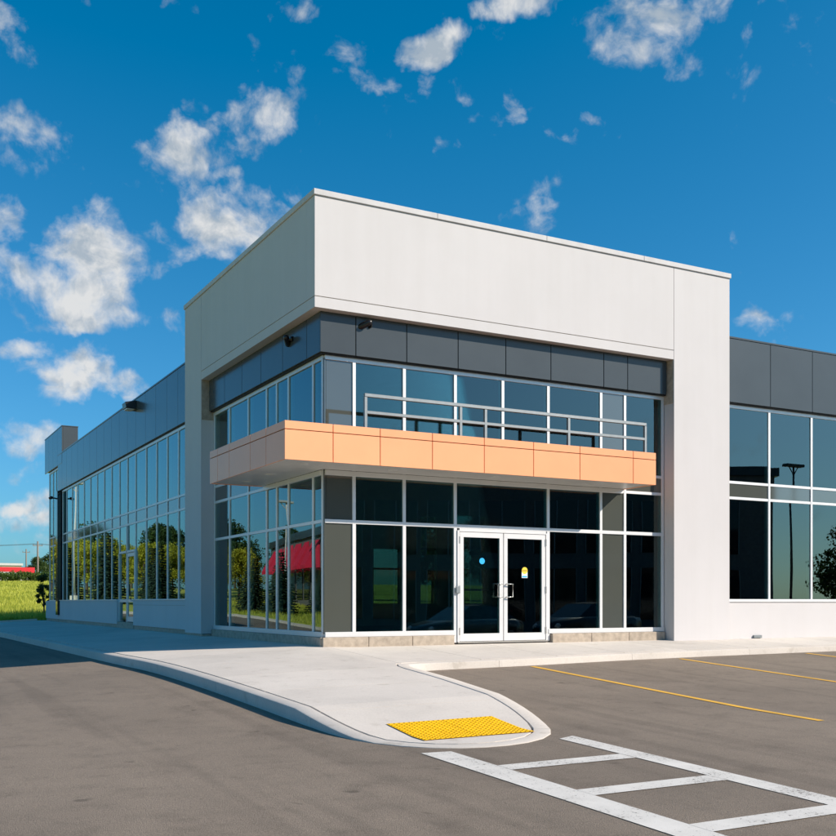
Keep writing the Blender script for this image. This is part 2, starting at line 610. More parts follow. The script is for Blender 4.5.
M['leaf_lime'] = mat_leaf('lime_leaves', (0.25, 0.27, 0.02), (0.58, 0.54, 0.045))
M['leaf_dark'] = mat_leaf('dark_leaves', (0.022, 0.05, 0.012), (0.075, 0.125, 0.028))
M['leaf_mid'] = mat_leaf('hedge_leaves', (0.035, 0.075, 0.012), (0.12, 0.19, 0.03))
M['needle'] = mat_leaf('spruce_needles', (0.015, 0.034, 0.018), (0.05, 0.085, 0.05), trans=0.1)
M['blade'] = mat_leaf('grass_blades', (0.27, 0.33, 0.03), (0.62, 0.61, 0.10), 0.35, 0.35)
M['bark'] = mat_plain('bark', (0.09, 0.065, 0.045), 0.95, 0, 0.3, 8, 0.6, 40)
M['wood_pole'] = mat_plain('weathered_pole', (0.20, 0.17, 0.14), 0.9, 0, 0.2, 8)
M['pole'] = mat_plain('painted_pole', (0.10, 0.10, 0.10), 0.45, 0.2)
M['white_metal'] = mat_plain('white_metal', (0.55, 0.54, 0.54), 0.7, 0, spec=0.2)
M['red'] = mat_plain('red_paint', (0.62, 0.02, 0.03), 0.45, 0, 0.06)
M['awning'] = mat_plain('red_canvas', (0.72, 0.016, 0.06), 0.8, 0, 0.10, 3)
M['dark_wall'] = mat_plain('dark_brick', (0.15, 0.148, 0.145), 0.85, 0, 0.2, 6)
M['beige_wall'] = mat_plain('beige_wall', (0.48, 0.43, 0.36), 0.9, 0, 0.1, 2)
M['tyre'] = mat_plain('tyre_rubber', (0.02, 0.02, 0.02), 0.8)
M['rim'] = mat_plain('alloy_rim', (0.5, 0.5, 0.52), 0.3, 0.8)
M['car_grey'] = mat_plain('grey_car_paint', (0.05, 0.055, 0.062), 0.22, 0.3, 0.03, spec=0.7)
M['car_silver'] = mat_plain('silver_car_paint', (0.10, 0.10, 0.105), 0.22, 0.5, 0.03, spec=0.7)
M['headlamp'] = mat_plain('headlamp_lens', (0.75, 0.76, 0.78), 0.1, 0.2, 0.02)

# ------------------------------------------------------------------ terrain
K1, K2 = 0.05, 0.03


def T(x, y):
    """asphalt level: falls away from the building, the field behind rises"""
    d = math.hypot(max(-x, 0.0), max(-y, 0.0))
    z = -K1 * d if d < 8 else -K1 * 8 - K2 * (min(d, 19.0) - 8)
    if y > 31: z += 0.04 * (min(y, 112.0) - 31)
    return z


def kerb_h(x, y):
    if x > -0.05 and y > -3.3: return 0.12 if x > 0.5 else 0.12 + 0.03 * min(1, max(0, (0.5 - x)))
    t = min(1.0, max(0.0, (-6.75 - y) / 1.6))
    return 0.15 * (1 - t) + 0.012 * t


def in_paved(x, y):
    return (-14 < x < 60 and -60 < y < 30.9) or (-14 < x < -3.55 and y < 46 and y > -60)


def axis(*segs):
    out = []
    for a, b_, st in segs:
        n = max(1, int(round((b_ - a) / st)))
        out += [a + (b_ - a) * i / n for i in range(n)]
    out.append(segs[-1][1])
    return out


def grid_mesh(name, xs, ys, zf, skip=None):
    v = [(x, y, zf(x, y)) for y in ys for x in xs]
    nx = len(xs)
    f = []
    for j in range(len(ys) - 1):
        for i in range(nx - 1):
            if skip and skip((xs[i] + xs[i + 1]) / 2, (ys[j] + ys[j + 1]) / 2): continue
            f.append((j * nx + i, j * nx + i + 1, (j + 1) * nx + i + 1, (j + 1) * nx + i))
    me = bpy.data.meshes.new(name)
    me.from_pydata(v, [], f)
    me.validate()
    me.polygons.foreach_set('use_smooth', [True] * len(me.polygons))
    return me


gx = axis((-2500, -300, 200), (-300, -60, 20), (-60, -14.2, 3)) [:-1] + [-14.2, -13.9] + axis((-12, -3.7, 2.0))[:-1] + [-3.7, -3.4] + axis((-2, 60.1, 3), (60.5, 120, 8), (120, 300, 20), (300, 2500, 200))[0:]
gx = sorted(set(round(a, 3) for a in gx))
gy = axis((-2500, -300, 200), (-300, -62, 20))[:-1] + [-60.2, -59.8] + axis((-57, 30.8, 3))[:-1] + [30.8, 31.15] + axis((34, 45.8, 3))[:-1] + [45.9, 46.2] + axis((49, 115, 3), (118, 300, 14), (300, 2500, 200))
gy = sorted(set(round(a, 3) for a in gy))
go = link('ground', grid_mesh('ground', gx, gy, lambda x, y: T(x, y) + (-0.25 if in_paved(x, y) else 0.13)), M['grass'])
tag(go, 'wide grassy field and verge round the parking lot', None, None, 'structure')

ax_ = axis((-14, -3.5, 0.75), (-3.5, 6, 0.5), (6, 20, 1.0), (20, 60, 4))
ay_ = axis((-60, -20, 4), (-20, -12, 1), (-12, 2, 0.5), (2, 31, 1), (31, 46, 1.5))
lot = link('parking_lot', grid_mesh('parking_lot', ax_, ay_, T, lambda x, y: (x > -2.5 and y > -0.6) or (x > -3.5 and y > 30.9)), M['asphalt'])
tag(lot, 'grey worn asphalt parking lot falling away from the building', None, None, 'structure')


def strip(name, quad, mat, lift=0.005, n=24):
    """painted mark: four ground corners, laid on the asphalt"""
    a, b_, c, d = [Vector((*q, 0)) for q in quad]
    mb = MB()
    k = 2
    for i in range(n + 1):
        t = i / n
        p, q = a.lerp(d, t), b_.lerp(c, t)
        for j in range(k + 1):
            w = p.lerp(q, j / k)
            mb.v.append((w.x, w.y, T(w.x, w.y) + lift))
    for i in range(n):
        for j in range(k):
            s0 = i * (k + 1) + j
            mb.f.append((s0, s0 + 1, s0 + k + 2, s0 + k + 1))
    o_ = mb.build(name, mat, lot)
    return o_


for (xa, ya, xb, yb) in ((2.55, -2.98, 2.32, -9.17), (6.2, -2.62, 5.95, -9.0), (9.85, -2.42, 9.6, -8.8), (13.5, -2.25, 13.25, -8.6), (17.1, -2.1, 16.9, -8.4)):
    strip('yellow_parking_line', ((xa - .055, ya), (xa + .055, ya), (xb + .055, yb), (xb - .055, yb)), M['yellow_paint'])
strip('white_crosswalk_line', ((-2.98, -9.14), (-2.68, -9.18), (-2.66, -15.6), (-2.96, -15.6)), M['white_paint'])
strip('white_crosswalk_line', ((-1.32, -9.02), (-1.08, -8.92), (-1.08, -15.6), (-1.34, -15.6)), M['white_paint'])
for yc in (-10.08, -11.2, -12.42, -13.6, -14.8):
    strip('white_crosswalk_bar', ((-2.675, yc - .11), (-2.675, yc + .11), (-1.335, yc + .10), (-1.335, yc - .12)), M['white_paint'], 0.006)

# ------------------------------------------------------------------ sidewalk
outer = [(-3.5, 31.0), (-3.5, 24), (-3.48, 17), (-3.46, 10), (-3.45, 5), (-3.45, 1.7), (-3.38, -2), (-3.31, -5.2), (-3.28, -7.2), (-3.27, -7.9), (-3.21, -8.4), (-3.05, -8.80), (-2.75, -9.05),
         (-2.25, -9.18), (-1.8, -9.16), (-1.40, -9.03), (-1.12, -8.76), (-.86, -8.18), (-.63, -7.44), (-.44, -6.22), (-.26, -5.07), (-.18, -4.23),
         (-.15, -3.6), (-.09, -3.22), (.10, -3.06), (.5, -3.01), (2.67, -2.83), (4.87, -2.55), (7.0, -2.38), (11.0, -2.2), (16, -2.02), (24, -1.8), (34, -1.6)]


def resample(pts, st):
    out = []
    for (a, b_) in zip(pts[:-1], pts[1:]):
        a, b_ = Vector(a), Vector(b_)
        n = max(1, int((b_ - a).length / st))
        out += [a.lerp(b_, i / n) for i in range(n)]
    out.append(Vector(pts[-1]))
    return out


def smooth2(pts, it=2):
    for _ in range(it):
        pts = [pts[0]] + [(pts[i - 1] + 2 * pts[i] + pts[i + 1]) / 4 for i in range(1, len(pts) - 1)] + [pts[-1]]
    return pts


op = smooth2(resample(outer, 0.22), 3)


def offs(pts, d):
    out = []
    for i, p in enumerate(pts):
        t = (pts[min(i + 1, len(pts) - 1)] - pts[max(i - 1, 0)]).normalized()
        out.append(p + Vector((-t.y, t.x)) * d)
    return out


walk = empty('sidewalk', (0, 0, 0))
tag(walk, 'pale concrete sidewalk with kerbs wrapping the building corner', None, None, 'structure')
KW = 0.20
prof = [(0.0, None), (0.010, -0.022), (0.014, -0.008), (0.026, 0.0), (KW - .008, 0.003), (KW, -0.006), (KW, -0.10)]
rows = [offs(op, a) for a, _ in prof]


def kerb_piece(i0, i1):
    mb = MB()
    n = len(prof)
    for i in range(i0, i1 + 1):
        q = op[i]
        h = kerb_h(q.x, q.y)
        t0 = T(q.x, q.y)
        for k, (a, dz) in enumerate(prof):
            p = rows[k][i].copy()
            if i == i0: p = p.lerp(rows[k][i + 1], 0.012)
            if i == i1: p = p.lerp(rows[k][i - 1], 0.012)
            z = t0 - 0.12 if dz is None else t0 + max(h + dz, 0.006 - (0.02 if k < 2 else 0))
            mb.v.append((p.x, p.y, z))
    for i in range(i1 - i0):
        for k in range(n - 1):
            s0 = i * n + k
            mb.f.append((s0, s0 + n, s0 + n + 1, s0 + 1))
    mb.f.append(tuple(range(n)))
    e = (i1 - i0) * n
    mb.f.append(tuple(e + k for k in range(n - 1, -1, -1)))
    ob = mb.build('kerb', M['kerb'], walk)
    ob.data.polygons.foreach_set('use_smooth', [len(p.vertices) == 4 for p in ob.data.polygons])
    ob.data.set_sharp_from_angle(angle=R(35)) if hasattr(ob.data, 'set_sharp_from_angle') else None


i = 0
step = 14
while i < len(op) - 1:
    j = min(len(op) - 1, i + step)
    if len(op) - 1 - j < 4: j = len(op) - 1
    kerb_piece(i, j)
    i = j

inner = offs(op, KW + 0.020)
slab_poly = [p.copy() for p in inner] + [Vector((34, -0.02)), Vector((-0.02, -0.02)), Vector((-0.02, 31.0))]


def region_cell(x0, x1, y0, y1, gap=0.006):
    """part of the slab area inside a rectangle, draped on the ground"""
    bm = bmesh.new()
    vs = [bm.verts.new((p.x, p.y, 0)) for p in slab_poly]
    f = bm.faces.new(vs)
    bmesh.ops.triangulate(bm, faces=[f])

    def cut(co, no, clear=True):
        geom = list(bm.verts) + list(bm.edges) + list(bm.faces)
        bmesh.ops.bisect_plane(bm, geom=geom, dist=1e-5, plane_co=co, plane_no=no, clear_outer=clear)
    cut((x0 + gap, 0, 0), (-1, 0, 0))
    cut((x1 - gap, 0, 0), (1, 0, 0))
    cut((0, y0 + gap, 0), (0, -1, 0))
    cut((0, y1 - gap, 0), (0, 1, 0))
    if not bm.faces:
        bm.free()
        return None
    bmesh.ops.dissolve_limit(bm, angle_limit=0.01, verts=bm.verts, edges=bm.edges)
    x = x0 + 0.6
    while x < x1:
        cut((x, 0, 0), (1, 0, 0), False)
        x += 0.6
    y = y0 + 0.6
    while y < y1:
        cut((0, y, 0), (0, 1, 0), False)
        y += 0.6
    for yk in (-6.75, -7.15, -7.55, -7.95, -8.35):
        if y0 < yk < y1: cut((0, yk, 0), (0, 1, 0), False)
    bmesh.ops.triangulate(bm, faces=list(bm.faces))
    top = list(bm.faces)
    ret = bmesh.ops.extrude_face_region(bm, geom=top)
    low = [v for v in ret['geom'] if isinstance(v, bmesh.types.BMVert)]
    lows = set(low)
    for v in bm.verts:
        v.co.z = T(v.co.x, v.co.y) + kerb_h(v.co.x, v.co.y) - (0.07 if v in lows else 0.0)
    bmesh.ops.recalc_face_normals(bm, faces=bm.faces)
    me = bpy.data.meshes.new('slab')
    bm.to_mesh(me)
    bm.free()
    return me


cells = []
ys = [31.0, 27.2, 23.4, 19.6, 15.8, 12.0, 8.2, 5.4, 2.7, -0.2]
for a, b_ in zip(ys[:-1], ys[1:]): cells.append((-4, 0.05, b_, a))
ys = [-0.2, -1.9, -3.6, -5.3, -7.0, -9.4]
for a, b_ in zip(ys[:-1], ys[1:]): cells.append((-4, -0.0, b_, a))
xs_ = [0.0, 1.7, 3.4, 5.1, 6.8, 8.5, 10.2, 12, 14, 16, 18, 20, 23, 26, 30, 34]
for a, b_ in zip(xs_[:-1], xs_[1:]): cells.append((a, b_, -4, 0.05))
for c_ in cells:
    me = region_cell(*c_)
    if me: link('slab', me, M['concrete'], walk)
# dark joint filler under the slabs
bm = bmesh.new()
vs = [bm.verts.new((p.x, p.y, 0)) for p in offs(op, 0.10)] + [bm.verts.new(c_) for c_ in ((34, -0.02, 0), (-0.02, -0.02, 0), (-0.02, 31, 0))]
f = bm.faces.new(vs)
bmesh.ops.triangulate(bm, faces=[f])
for k in range(-6, 58):
    geom = list(bm.verts) + list(bm.edges) + list(bm.faces)
    bmesh.ops.bisect_plane(bm, geom=geom, dist=1e-5, plane_co=(k * 0.6, 0, 0), plane_no=(1, 0, 0))
for k in range(-16, 52):
    geom = list(bm.verts) + list(bm.edges) + list(bm.faces)
    bmesh.ops.bisect_plane(bm, geom=geom, dist=1e-5, plane_co=(0, k * 0.6, 0), plane_no=(0, 1, 0))
for v in bm.verts: v.co.z = T(v.co.x, v.co.y) + kerb_h(v.co.x, v.co.y) - 0.022
me = bpy.data.meshes.new('joint_bed')
bm.to_mesh(me)
bm.free()
link('joint_bed', me, M['joint'], walk)

# end kerb where the sidewalk stops at the field, and the kerb round the far lot edge
lotk = empty('lot_kerb', (0, 0, 0))
tag(lotk, 'concrete kerb bounding the lot and the field', None, None, 'structure')


def kerb_run(x0, y0, x1, y1, h=0.15, w=0.18, n=6):
    mb = MB()
    a, b_ = Vector((x0, y0)), Vector((x1, y1))
    t = (b_ - a).normalized()
    nrm = Vector((-t.y, t.x)) * w
    for i in range(n + 1):
        p = a.lerp(b_, i / n)
        q = p + nrm
        z = T(p.x, p.y)
        zq = z + h
        for (s, zz) in ((p, z - .2), (p + nrm * .06, zq - .015), (p + nrm * .2, zq), (q, zq), (q, z - .2)):
            mb.v.append((s.x, s.y, zz))
    for i in range(n):
        for k in range(4):
            s0 = i * 5 + k
            mb.f.append((s0, s0 + 5, s0 + 6, s0 + 1))
    mb.f.append((0, 1, 2, 3, 4))
    mb.f.append(tuple(n * 5 + k for k in (4, 3, 2, 1, 0)))
    mb.build('kerb', M['kerb'], lotk)


kerb_run(-0.5, 31.06, -3.6, 31.06, h=0.23)
for k in range(8): kerb_run(-14 + .0, -60 + 13.25 * (k + 1) - 0.02, -14, -60 + 13.25 * k)
for y in (31.0, 36.0, 41.0): kerb_run(-3.62, y, -3.62, y + 4.98, h=0.15)
kerb_run(-3.7, 46.0, -13.9, 46.0)

# grime and crumbled tar gathered along the gutter
m, nt, b, o = newmat('gutter_grime')
b.inputs['Base Color'].default_value = (0.035, 0.03, 0.026, 1)
b.inputs['Roughness'].default_value = 0.95
n1 = noise(nt, 7.0, 6, 0.7, 'World')
n2 = noise(nt, 1.1, 3, 0.6, 'World')
ad = N(nt, 'ShaderNodeMath', operation='MULTIPLY_ADD')
nt.links.new(n2, ad.inputs[0])
ad.inputs[1].default_value = 1.1
nt.links.new(n1, ad.inputs[2])
kk = rampc(nt, ad.outputs[0], [(1.0, (0, 0, 0)), (1.25, (0.5, 0.5, 0.5))])
tr = N(nt, 'ShaderNodeBsdfTransparent')
mx = N(nt, 'ShaderNodeMixShader')
nt.links.new(kk, mx.inputs[0])
nt.links.new(tr.outputs[0], mx.inputs[1])
nt.links.new(b.outputs[0], mx.inputs[2])
nt.links.new(mx.outputs[0], o.inputs['Surface'])
M['grime'] = m
mb = MB()
o0, o1, o2 = offs(op, 0.02), offs(op, -0.05), offs(op, -0.13)
for i in range(len(op)):
    w_ = 0.6 + 0.9 * random.random() + (0.25 if op[i].y < -6.5 and op[i].x > -1.5 else 0)
    for q in (o0[i], op[i].lerp(o1[i], w_), op[i].lerp(o2[i], w_)):
        mb.v.append((q.x, q.y, T(q.x, q.y) + 0.004))
for i in range(len(op) - 1):
    for k in range(2):
        s0 = i * 3 + k
        mb.f.append((s0, s0 + 1, s0 + 4, s0 + 3))
mb.build('gutter_grime', M['grime'], lot)

# tactile plates
def tactile(x0, x1, y0, y1):
    t = empty('tactile_plate', (0, 0, 0), parent=walk)
    zf = lambda x, y: T(x, y) + kerb_h(x, y)
    mb = MB()
    n = 10
    for j in range(n + 1):
        for i_ in range(n + 1):
            x, y = x0 + (x1 - x0) * i_ / n, y0 + (y1 - y0) * j / n
            mb.v.append((x, y, zf(x, y) + 0.009))
    for j in range(n):
        for i_ in range(n):
            s0 = j * (n + 1) + i_
            mb.f.append((s0, s0 + 1, s0 + n + 2, s0 + n + 1))
    plate = mb.build('plate', M['tactile'], t)
    mb = MB()
    st = 0.056
    nx, ny = int((x1 - x0) / st), int((y1 - y0) / st)
    for i_ in range(nx):
        for j in range(ny):
            x, y = x0 + (i_ + .5) * (x1 - x0) / nx, y0 + (j + .5) * (y1 - y0) / ny
            z = zf(x, y) + 0.009
            b0 = len(mb.v)
            for (r_, dz) in ((0.018, -0.001), (0.015, 0.004), (0.010, 0.0065)):
                for k in range(8):
                    an = k * math.pi / 4
                    mb.v.append((x + r_ * math.cos(an), y + r_ * math.sin(an), z + dz))
            for l in range(2):
                for k in range(8):
                    k2 = (k + 1) % 8
                    mb.f.append((b0 + l * 8 + k, b0 + l * 8 + k2, b0 + l * 8 + 8 + k2, b0 + l * 8 + 8 + k))
            mb.f.append(tuple(b0 + 16 + k for k in range(8)))
    d = mb.build('raised_dots', M['tactile'], plate)
    d["kind"] = "stuff"


tactile(-2.64, -1.985, -8.60, -7.76)
tactile(-1.98, -1.325, -8.60, -7.76)

# ------------------------------------------------------------------ the building
bld = empty('retail_building', (0, 0, 0))
tag(bld, 'white and charcoal commercial building with glazed corner tower and orange canopy', 'building')
G = 0.0        # glass line


def P(plane, u0, u1, d0, d1, z0, z1):
    """box extents on the front (Y) or side (X) wall; d is the depth, outwards negative"""
    return (u0, u1, d0, d1, z0, z1) if plane == 'Y' else (d0, d1, u0, u1, z0, z1)


def glazing(plane, cols, rows, sill_label, off=0.0, skip=(), span_cols=(), span_rows=(), merge=(), no_sill=()):
    """curtain wall: cols along the wall, rows in height"""
    mw = 0.066
    sill = box('window_sill', *P(plane, cols[0], cols[-1], off - .04, off + .10, rows[0] - .06, rows[0] + .035), M['alum'], bld, .004) if not no_sill else \
        box('window_head', *P(plane, cols[0], cols[-1], off - .03, off + .10, rows[-1] - .035, rows[-1] + .045), M['alum'], bld, .004)
    if not no_sill:
        box('window_head', *P(plane, cols[0], cols[-1], off - .03, off + .10, rows[-1] - .035, rows[-1] + .045), M['alum'], sill, .004)
    nr, nc = len(rows) - 1, len(cols) - 1
    # mullions: one per storey run between transoms is overkill, one per line and row group
    for ci, u in enumerate(cols):
        z0 = None
        for ri in range(nr):
            gone = any((ci, ri) == m_ for m_ in merge)
            if not gone and z0 is None: z0 = rows[ri]
            if (gone or ri == nr - 1) and z0 is not None:
                z1 = rows[ri] if gone else rows[nr]
                if z1 - z0 > .05 and not (plane == 'Y' and ci == 0 and off == 0.0):
                    uu = u + (mw / 2 if ci == 0 else (-mw / 2 if ci == nc else 0))
                    box('mullion', *P(plane, uu - mw / 2, uu + mw / 2, off - .026, off + .09, z0 + .03, z1 - .03), M['alum'], sill, .004)
                z0 = None
    for ri in range(1, nr):
        ci = 0
        while ci < nc:
            if (ci, ri) in skip and (ci, ri - 1) in skip:
                ci += 1
                continue
            u0, u1 = cols[ci], cols[ci + 1]
            box('transom', *P(plane, u0 + mw / 2, u1 - mw / 2, off - .022, off + .08, rows[ri] - .031, rows[ri] + .031), M['alum'], sill, .004)
            ci += 1
    for ri in range(nr):
        ci = 0
        while ci < nc:
            if (ci, ri) in skip:
                ci += 1
                continue
            u0 = cols[ci]
            while (ci + 1, ri) in merge: ci += 1
            u1 = cols[ci + 1]
            sp = ci in span_cols or ri in span_rows
            o_ = box('spandrel_pane' if sp else 'pane', *P(plane, u0 + .03, u1 - .03, off - .004, off + .018, rows[ri] + .028, rows[ri + 1] - .028),
                     M['spandrel'] if sp else M['glass'], sill)
            k_ = 0.0011
            o_.rotation_euler = (random.gauss(0, k_), random.gauss(0, k_), 0) if plane == 'Y' else (0, random.gauss(0, k_), random.gauss(0, k_))
            if plane == 'Y': o_.rotation_euler[2] = random.gauss(0, k_)
            ci += 1
    return sill


Z_S, Z_M, Z_T1, Z_T2, Z_H = 0.36, 2.44, 3.325, 3.70, 5.44
fc = [0.0, 0.59, 1.645, 2.777, 3.887, 5.005, 6.375, 7.025, 8.12]
# tower front: col 3+4 of the lowest row is the door opening
fs = glazing('Y', fc, [Z_M, Z_T1, Z_T2, Z_H], 'front', span_cols=(0, 6), span_rows=(1,), merge=((4, 0), (4, 1)), no_sill=(1,))
for (u0, u1) in ((0.0, 2.777), (5.005, 8.12)):
    cc = [c_ for c_ in fc if u0 <= c_ <= u1]
    s_ = box('window_sill', u0, u1, -.04, .10, Z_S - .06, Z_S + .035, M['alum'], bld, .004)
    for k, c_ in enumerate(cc):
        if c_ == 0.0: continue
        off_ = .036 if k == 0 else (-.036 if k == len(cc) - 1 else 0)
        if c_ in (2.777, 5.005): off_ = 0
        box('mullion', c_ + off_ - .036, c_ + off_ + .036, -.026, .09, Z_S + .035 if c_ not in (2.777, 5.005) else .15, Z_M - .034, M['alum'], s_, .004)
    for a, b_ in zip(cc[:-1], cc[1:]):
        sp = (a == 0.0 or a == 6.375)
        o_ = box('spandrel_pane' if sp else 'pane', a + (.03 if a else .01), b_ - .03, -.004, .018, Z_S + .03, Z_M - .03, M['spandrel'] if sp else M['glass'], s_)
        o_.rotation_euler = (random.gauss(0, .0012), 0, random.gauss(0, .0012))
box('transom', 0.0, 8.12, -.03, .08, Z_M - .038, Z_M + .034, M['alum'], fs, .004)
# tower side
lc = [0.024, 0.50, 1.76, 2.41, 3.00, 4.15, 5.44, 6.62]
glazing('X', lc, [Z_S, Z_M, Z_T1, Z_T2, Z_H], 'side', span_rows=(2,))
box('corner_post', -.012, .022, -.012, .022, Z_S, Z_H, M['spandrel'], bld, .002)
box('canopy_header', .0, 6.95, -.048, .06, 3.285, 3.378, M['alum'], bld, .003)
box('canopy_header', -.048, .06, .062, 3.14, 3.285, 3.378, M['alum'], bld, .003)

# plinth under the tower glazing
def plinth_run(plane, u0, u1, d0, d1, z0, z1, n):
    root = box('plinth', *P(plane, u0, u1, d0 + .03, d1, z0, z1 - .01), M['plinth'], bld)
    w = (u1 - u0) / n
    for k in range(n):
        box('block', *P(plane, u0 + k * w + .004, u0 + (k + 1) * w - .004, d0, d0 + .06, z0, z1), M['plinth'], root, .006)


plinth_run('Y', -.07, 2.72, -.09, .12, -.05, Z_S - .062, 3)
plinth_run('Y', 5.06, 8.10, -.09, .12, -.05, Z_S - .062, 3)
plinth_run('X', -.028, 6.60, -.09, .12, -.25, Z_S - .062, 6)

# dark fascia panels over the tower glazing
band = box('fascia_backing', -.10, 8.11, -.10, .06, Z_H + .047, 6.24, M['black'], bld)
box('fascia_backing', -.10, .06, .06, 6.62, Z_H + .047, 6.24, M['black'], band)
ps = [-.14, .57, 1.635, 2.77, 3.88, 4.985, 6.355, 7.0, 8.095]
for a, b_ in zip(ps[:-1], ps[1:]):
    box('panel', a + (.0 if a < 0 else .008), b_ - .008, -.14, -.104, 5.505, 6.238, M['panel'], band, .003)
ps = [-.102, .51, 1.76, 3.005, 4.22, 5.43, 6.61]
for a, b_ in zip(ps[:-1], ps[1:]):
    box('panel', -.14, -.104, a + (.0 if a < 0 else .008), b_ - .008, 5.505, 6.238, M['panel'], band, .003)

# white upper box and piers
W = M['stucco']
up = box('upper_wall', -.33, 8.125, -.33, .06, 6.452, 8.25, W, bld)
box('edge_band', -.33, 8.125, -.33, .06, 6.245, 6.437, W, up)
box('reveal', -.315, 8.125, -.315, .06, 6.437, 6.452, M['plinth'], up)
up2 = box('upper_wall', -.33, .06, .062, 6.62, 6.452, 8.25, W, bld)
box('edge_band', -.33, .06, .062, 6.62, 6.245, 6.437, W, up2)
box('reveal', -.315, .06, .062, 6.62, 6.437, 6.452, M['plinth'], up2)
pr = box('pier', 8.137, 9.78, -.33, .45, .02, 8.25, W, bld)
box('reveal', 8.12, 8.14, -.315, .06, 5.3, 8.25, M['plinth'], pr)
pl = box('pier', -.33, .45, 6.634, 8.0, .19, 8.25, W, bld)
box('reveal', -.315, .06, 6.618, 6.636, 5.3, 8.25, M['plinth'], pl)
plinth_run('X', 6.64, 7.99, -.31, .3, -.25, .188, 1)
box('upper_wall', 9.45, 9.78, .452, 8.0, 6.2, 8.25, W, bld)
box('upper_wall', .452, 9.448, 7.68, 8.0, 6.2, 8.25, W, bld)
box('tower_roof', .062, 9.448, .062, 7.678, 7.5, 7.7, M['roofing'], bld)
# coping with joints
cp = None
for k in range(4):
    a, b_ = -.36 + k * 2.543, -.36 + (k + 1) * 2.543
    o_ = box('coping', a + .002, b_ - .002, -.36, .1, 8.255, 8.36, M['white_metal'], bld if cp is None else cp, .006)
    cp = cp or o_
for k in range(3):
    a, b_ = .102 + k * 2.65, .102 + (k + 1) * 2.65 if k < 2 else 8.03
    box('coping', -.36, .1, a + .002, b_ - .002, 8.255, 8.36, M['white_metal'], cp, .006)
    box('coping', 9.4, 9.812, a + .002, b_ - .002, 8.255, 8.36, M['white_metal'], cp, .006)
box('coping', .102, 9.398, 7.65, 8.03, 8.255, 8.36, M['white_metal'], cp, .006)

# canopy
CX0, CX1, CY0, CYL = -1.18, 6.985, -1.05, 3.17
ZB, ZT, ZSEAM = 3.37, 4.03, 3.885
can = MB().box(CX0 + .03, CX1 - .03, CY0 + .03, -.05, ZB + .05, ZT - .03).box(CX0 + .03, -.05, -.05, CYL - .03, ZB + .05, ZT - .03).build('canopy', M['orange_edge'], bld)
seams = [CX0, -.29, .622, 1.685, 2.80, 3.92, 5.03, 6.385, CX1]
for a, b_ in zip(seams[:-1], seams[1:]):
    a2, b2 = a + (0 if a == CX0 else .007), b_ - (0 if b_ == CX1 else .007)
    box('panel', a2, b2, CY0, CY0 + .026, ZB, ZSEAM - .007, M['orange'], can, .002)
    box('panel', a2, b2, CY0, CY0 + .026, ZSEAM + .007, ZT, M['orange'], can, .002)
seams = [CY0 + .027, -.13, .70, 1.92, 2.66, CYL]
for a, b_ in zip(seams[:-1], seams[1:]):
    a2, b2 = a + (0 if a < -1 else .007), b_ - (0 if b_ == CYL else .007)
    box('panel', CX0, CX0 + .026, a2, b2, ZB, ZSEAM - .007, M['orange'], can, .002)
    box('panel', CX0, CX0 + .026, a2, b2, ZSEAM + .007, ZT, M['orange'], can, .002)
box('panel', CX1 - .026, CX1, CY0 + .027, -.05, ZB, ZT, M['orange'], can, .002)
box('panel', CX0 + .027, -.05, CYL - .026, CYL, ZB, ZT, M['orange'], can, .002)
x = CX0 + .027
sw = (CX1 - .027 - x) / 10
for k in range(10):
    box('soffit_panel', x + k * sw + .003, x + (k + 1) * sw - .003, CY0 + .027, -.05, ZB + .012, ZB + .045, M['soffit'], can, .002)
for k in range(5):
    a, b_ = -.047 + k * .638, -.047 + (k + 1) * .638
    box('soffit_panel', CX0 + .027, -.05, a + .003, b_ - .003, ZB + .012, ZB + .045, M['soffit'], can, .002)
for (x, y) in ((-.62, -.55), (1.12, -.55), (3.35, -.55), (5.70, -.55), (-.62, 1.15), (-.62, 2.5)):
    mb = MB()
    mb.tube([(x, y, ZB + .011), (x, y, ZB + .004)], [.10, .095], 20)
    dl = mb.build('downlight', M['white_metal'], can)
    MB().tube([(x, y, ZB + .0035), (x, y, ZB + .001)], .07, 16).build('lens', M['lens'], dl)

# guard rail standing on the canopy
RY = -.86
rail = box('guard_rail', .395, 6.88, RY - .03, RY + .03, 4.605, 4.668, M['steel'], bld, .006)
box('middle_rail', .445, 6.835, RY - .026, RY + .026, 4.305, 4.36, M['steel'], rail, .005)
for xx in (.42, 2.39, 2.94, 4.89, 6.855):
    box('post', xx - .029, xx + .029, RY - .028, RY + .028, 4.0, 4.603, M['steel'], rail, .005)

# entrance doors
def door_leaf(x0, x1, hand, z0=.175, z1=2.33):
    yo = -.035
    d = MB().box(x0, x0 + .085, yo, yo + .05, z0, z1).box(x1 - .085, x1, yo, yo + .05, z0, z1).box(x0 + .085, x1 - .085, yo, yo + .05, z1 - .10, z1).box(x0 + .085, x1 - .085, yo, yo + .05, z0, z0 + .15).build('entrance_door', M['alum'], bld)
    box('pane', x0 + .08, x1 - .08, yo + .018, yo + .03, z0 + .145, z1 - .095, M['glass'], d)
    xs_h = x1 - .055 if hand > 0 else x0 + .055
    bar = xs_h - .11 if hand > 0 else xs_h + .12
    MB().tube([(xs_h, yo, 1.05), (xs_h, yo - .05, 1.05), (bar, yo - .06, 1.052), (bar + .0001, yo - .06, 1.31), (xs_h, yo - .05, 1.312), (xs_h, yo, 1.312)], .0135, 8).build('handle', M['chrome'], d, smooth=True)
    box('push_bar', x0 + .09, x1 - .09, yo + .06, yo + .10, 1.17, 1.21, M['steel'], d)
    xo = x0 - .012 if hand > 0 else x1 + .012
    for zz in (.30, 1.13, 2.10):
        box('hinge', xo - .014, xo + .014, yo - .012, yo + .03, zz, zz + .14, M['chrome'], d)
    return d


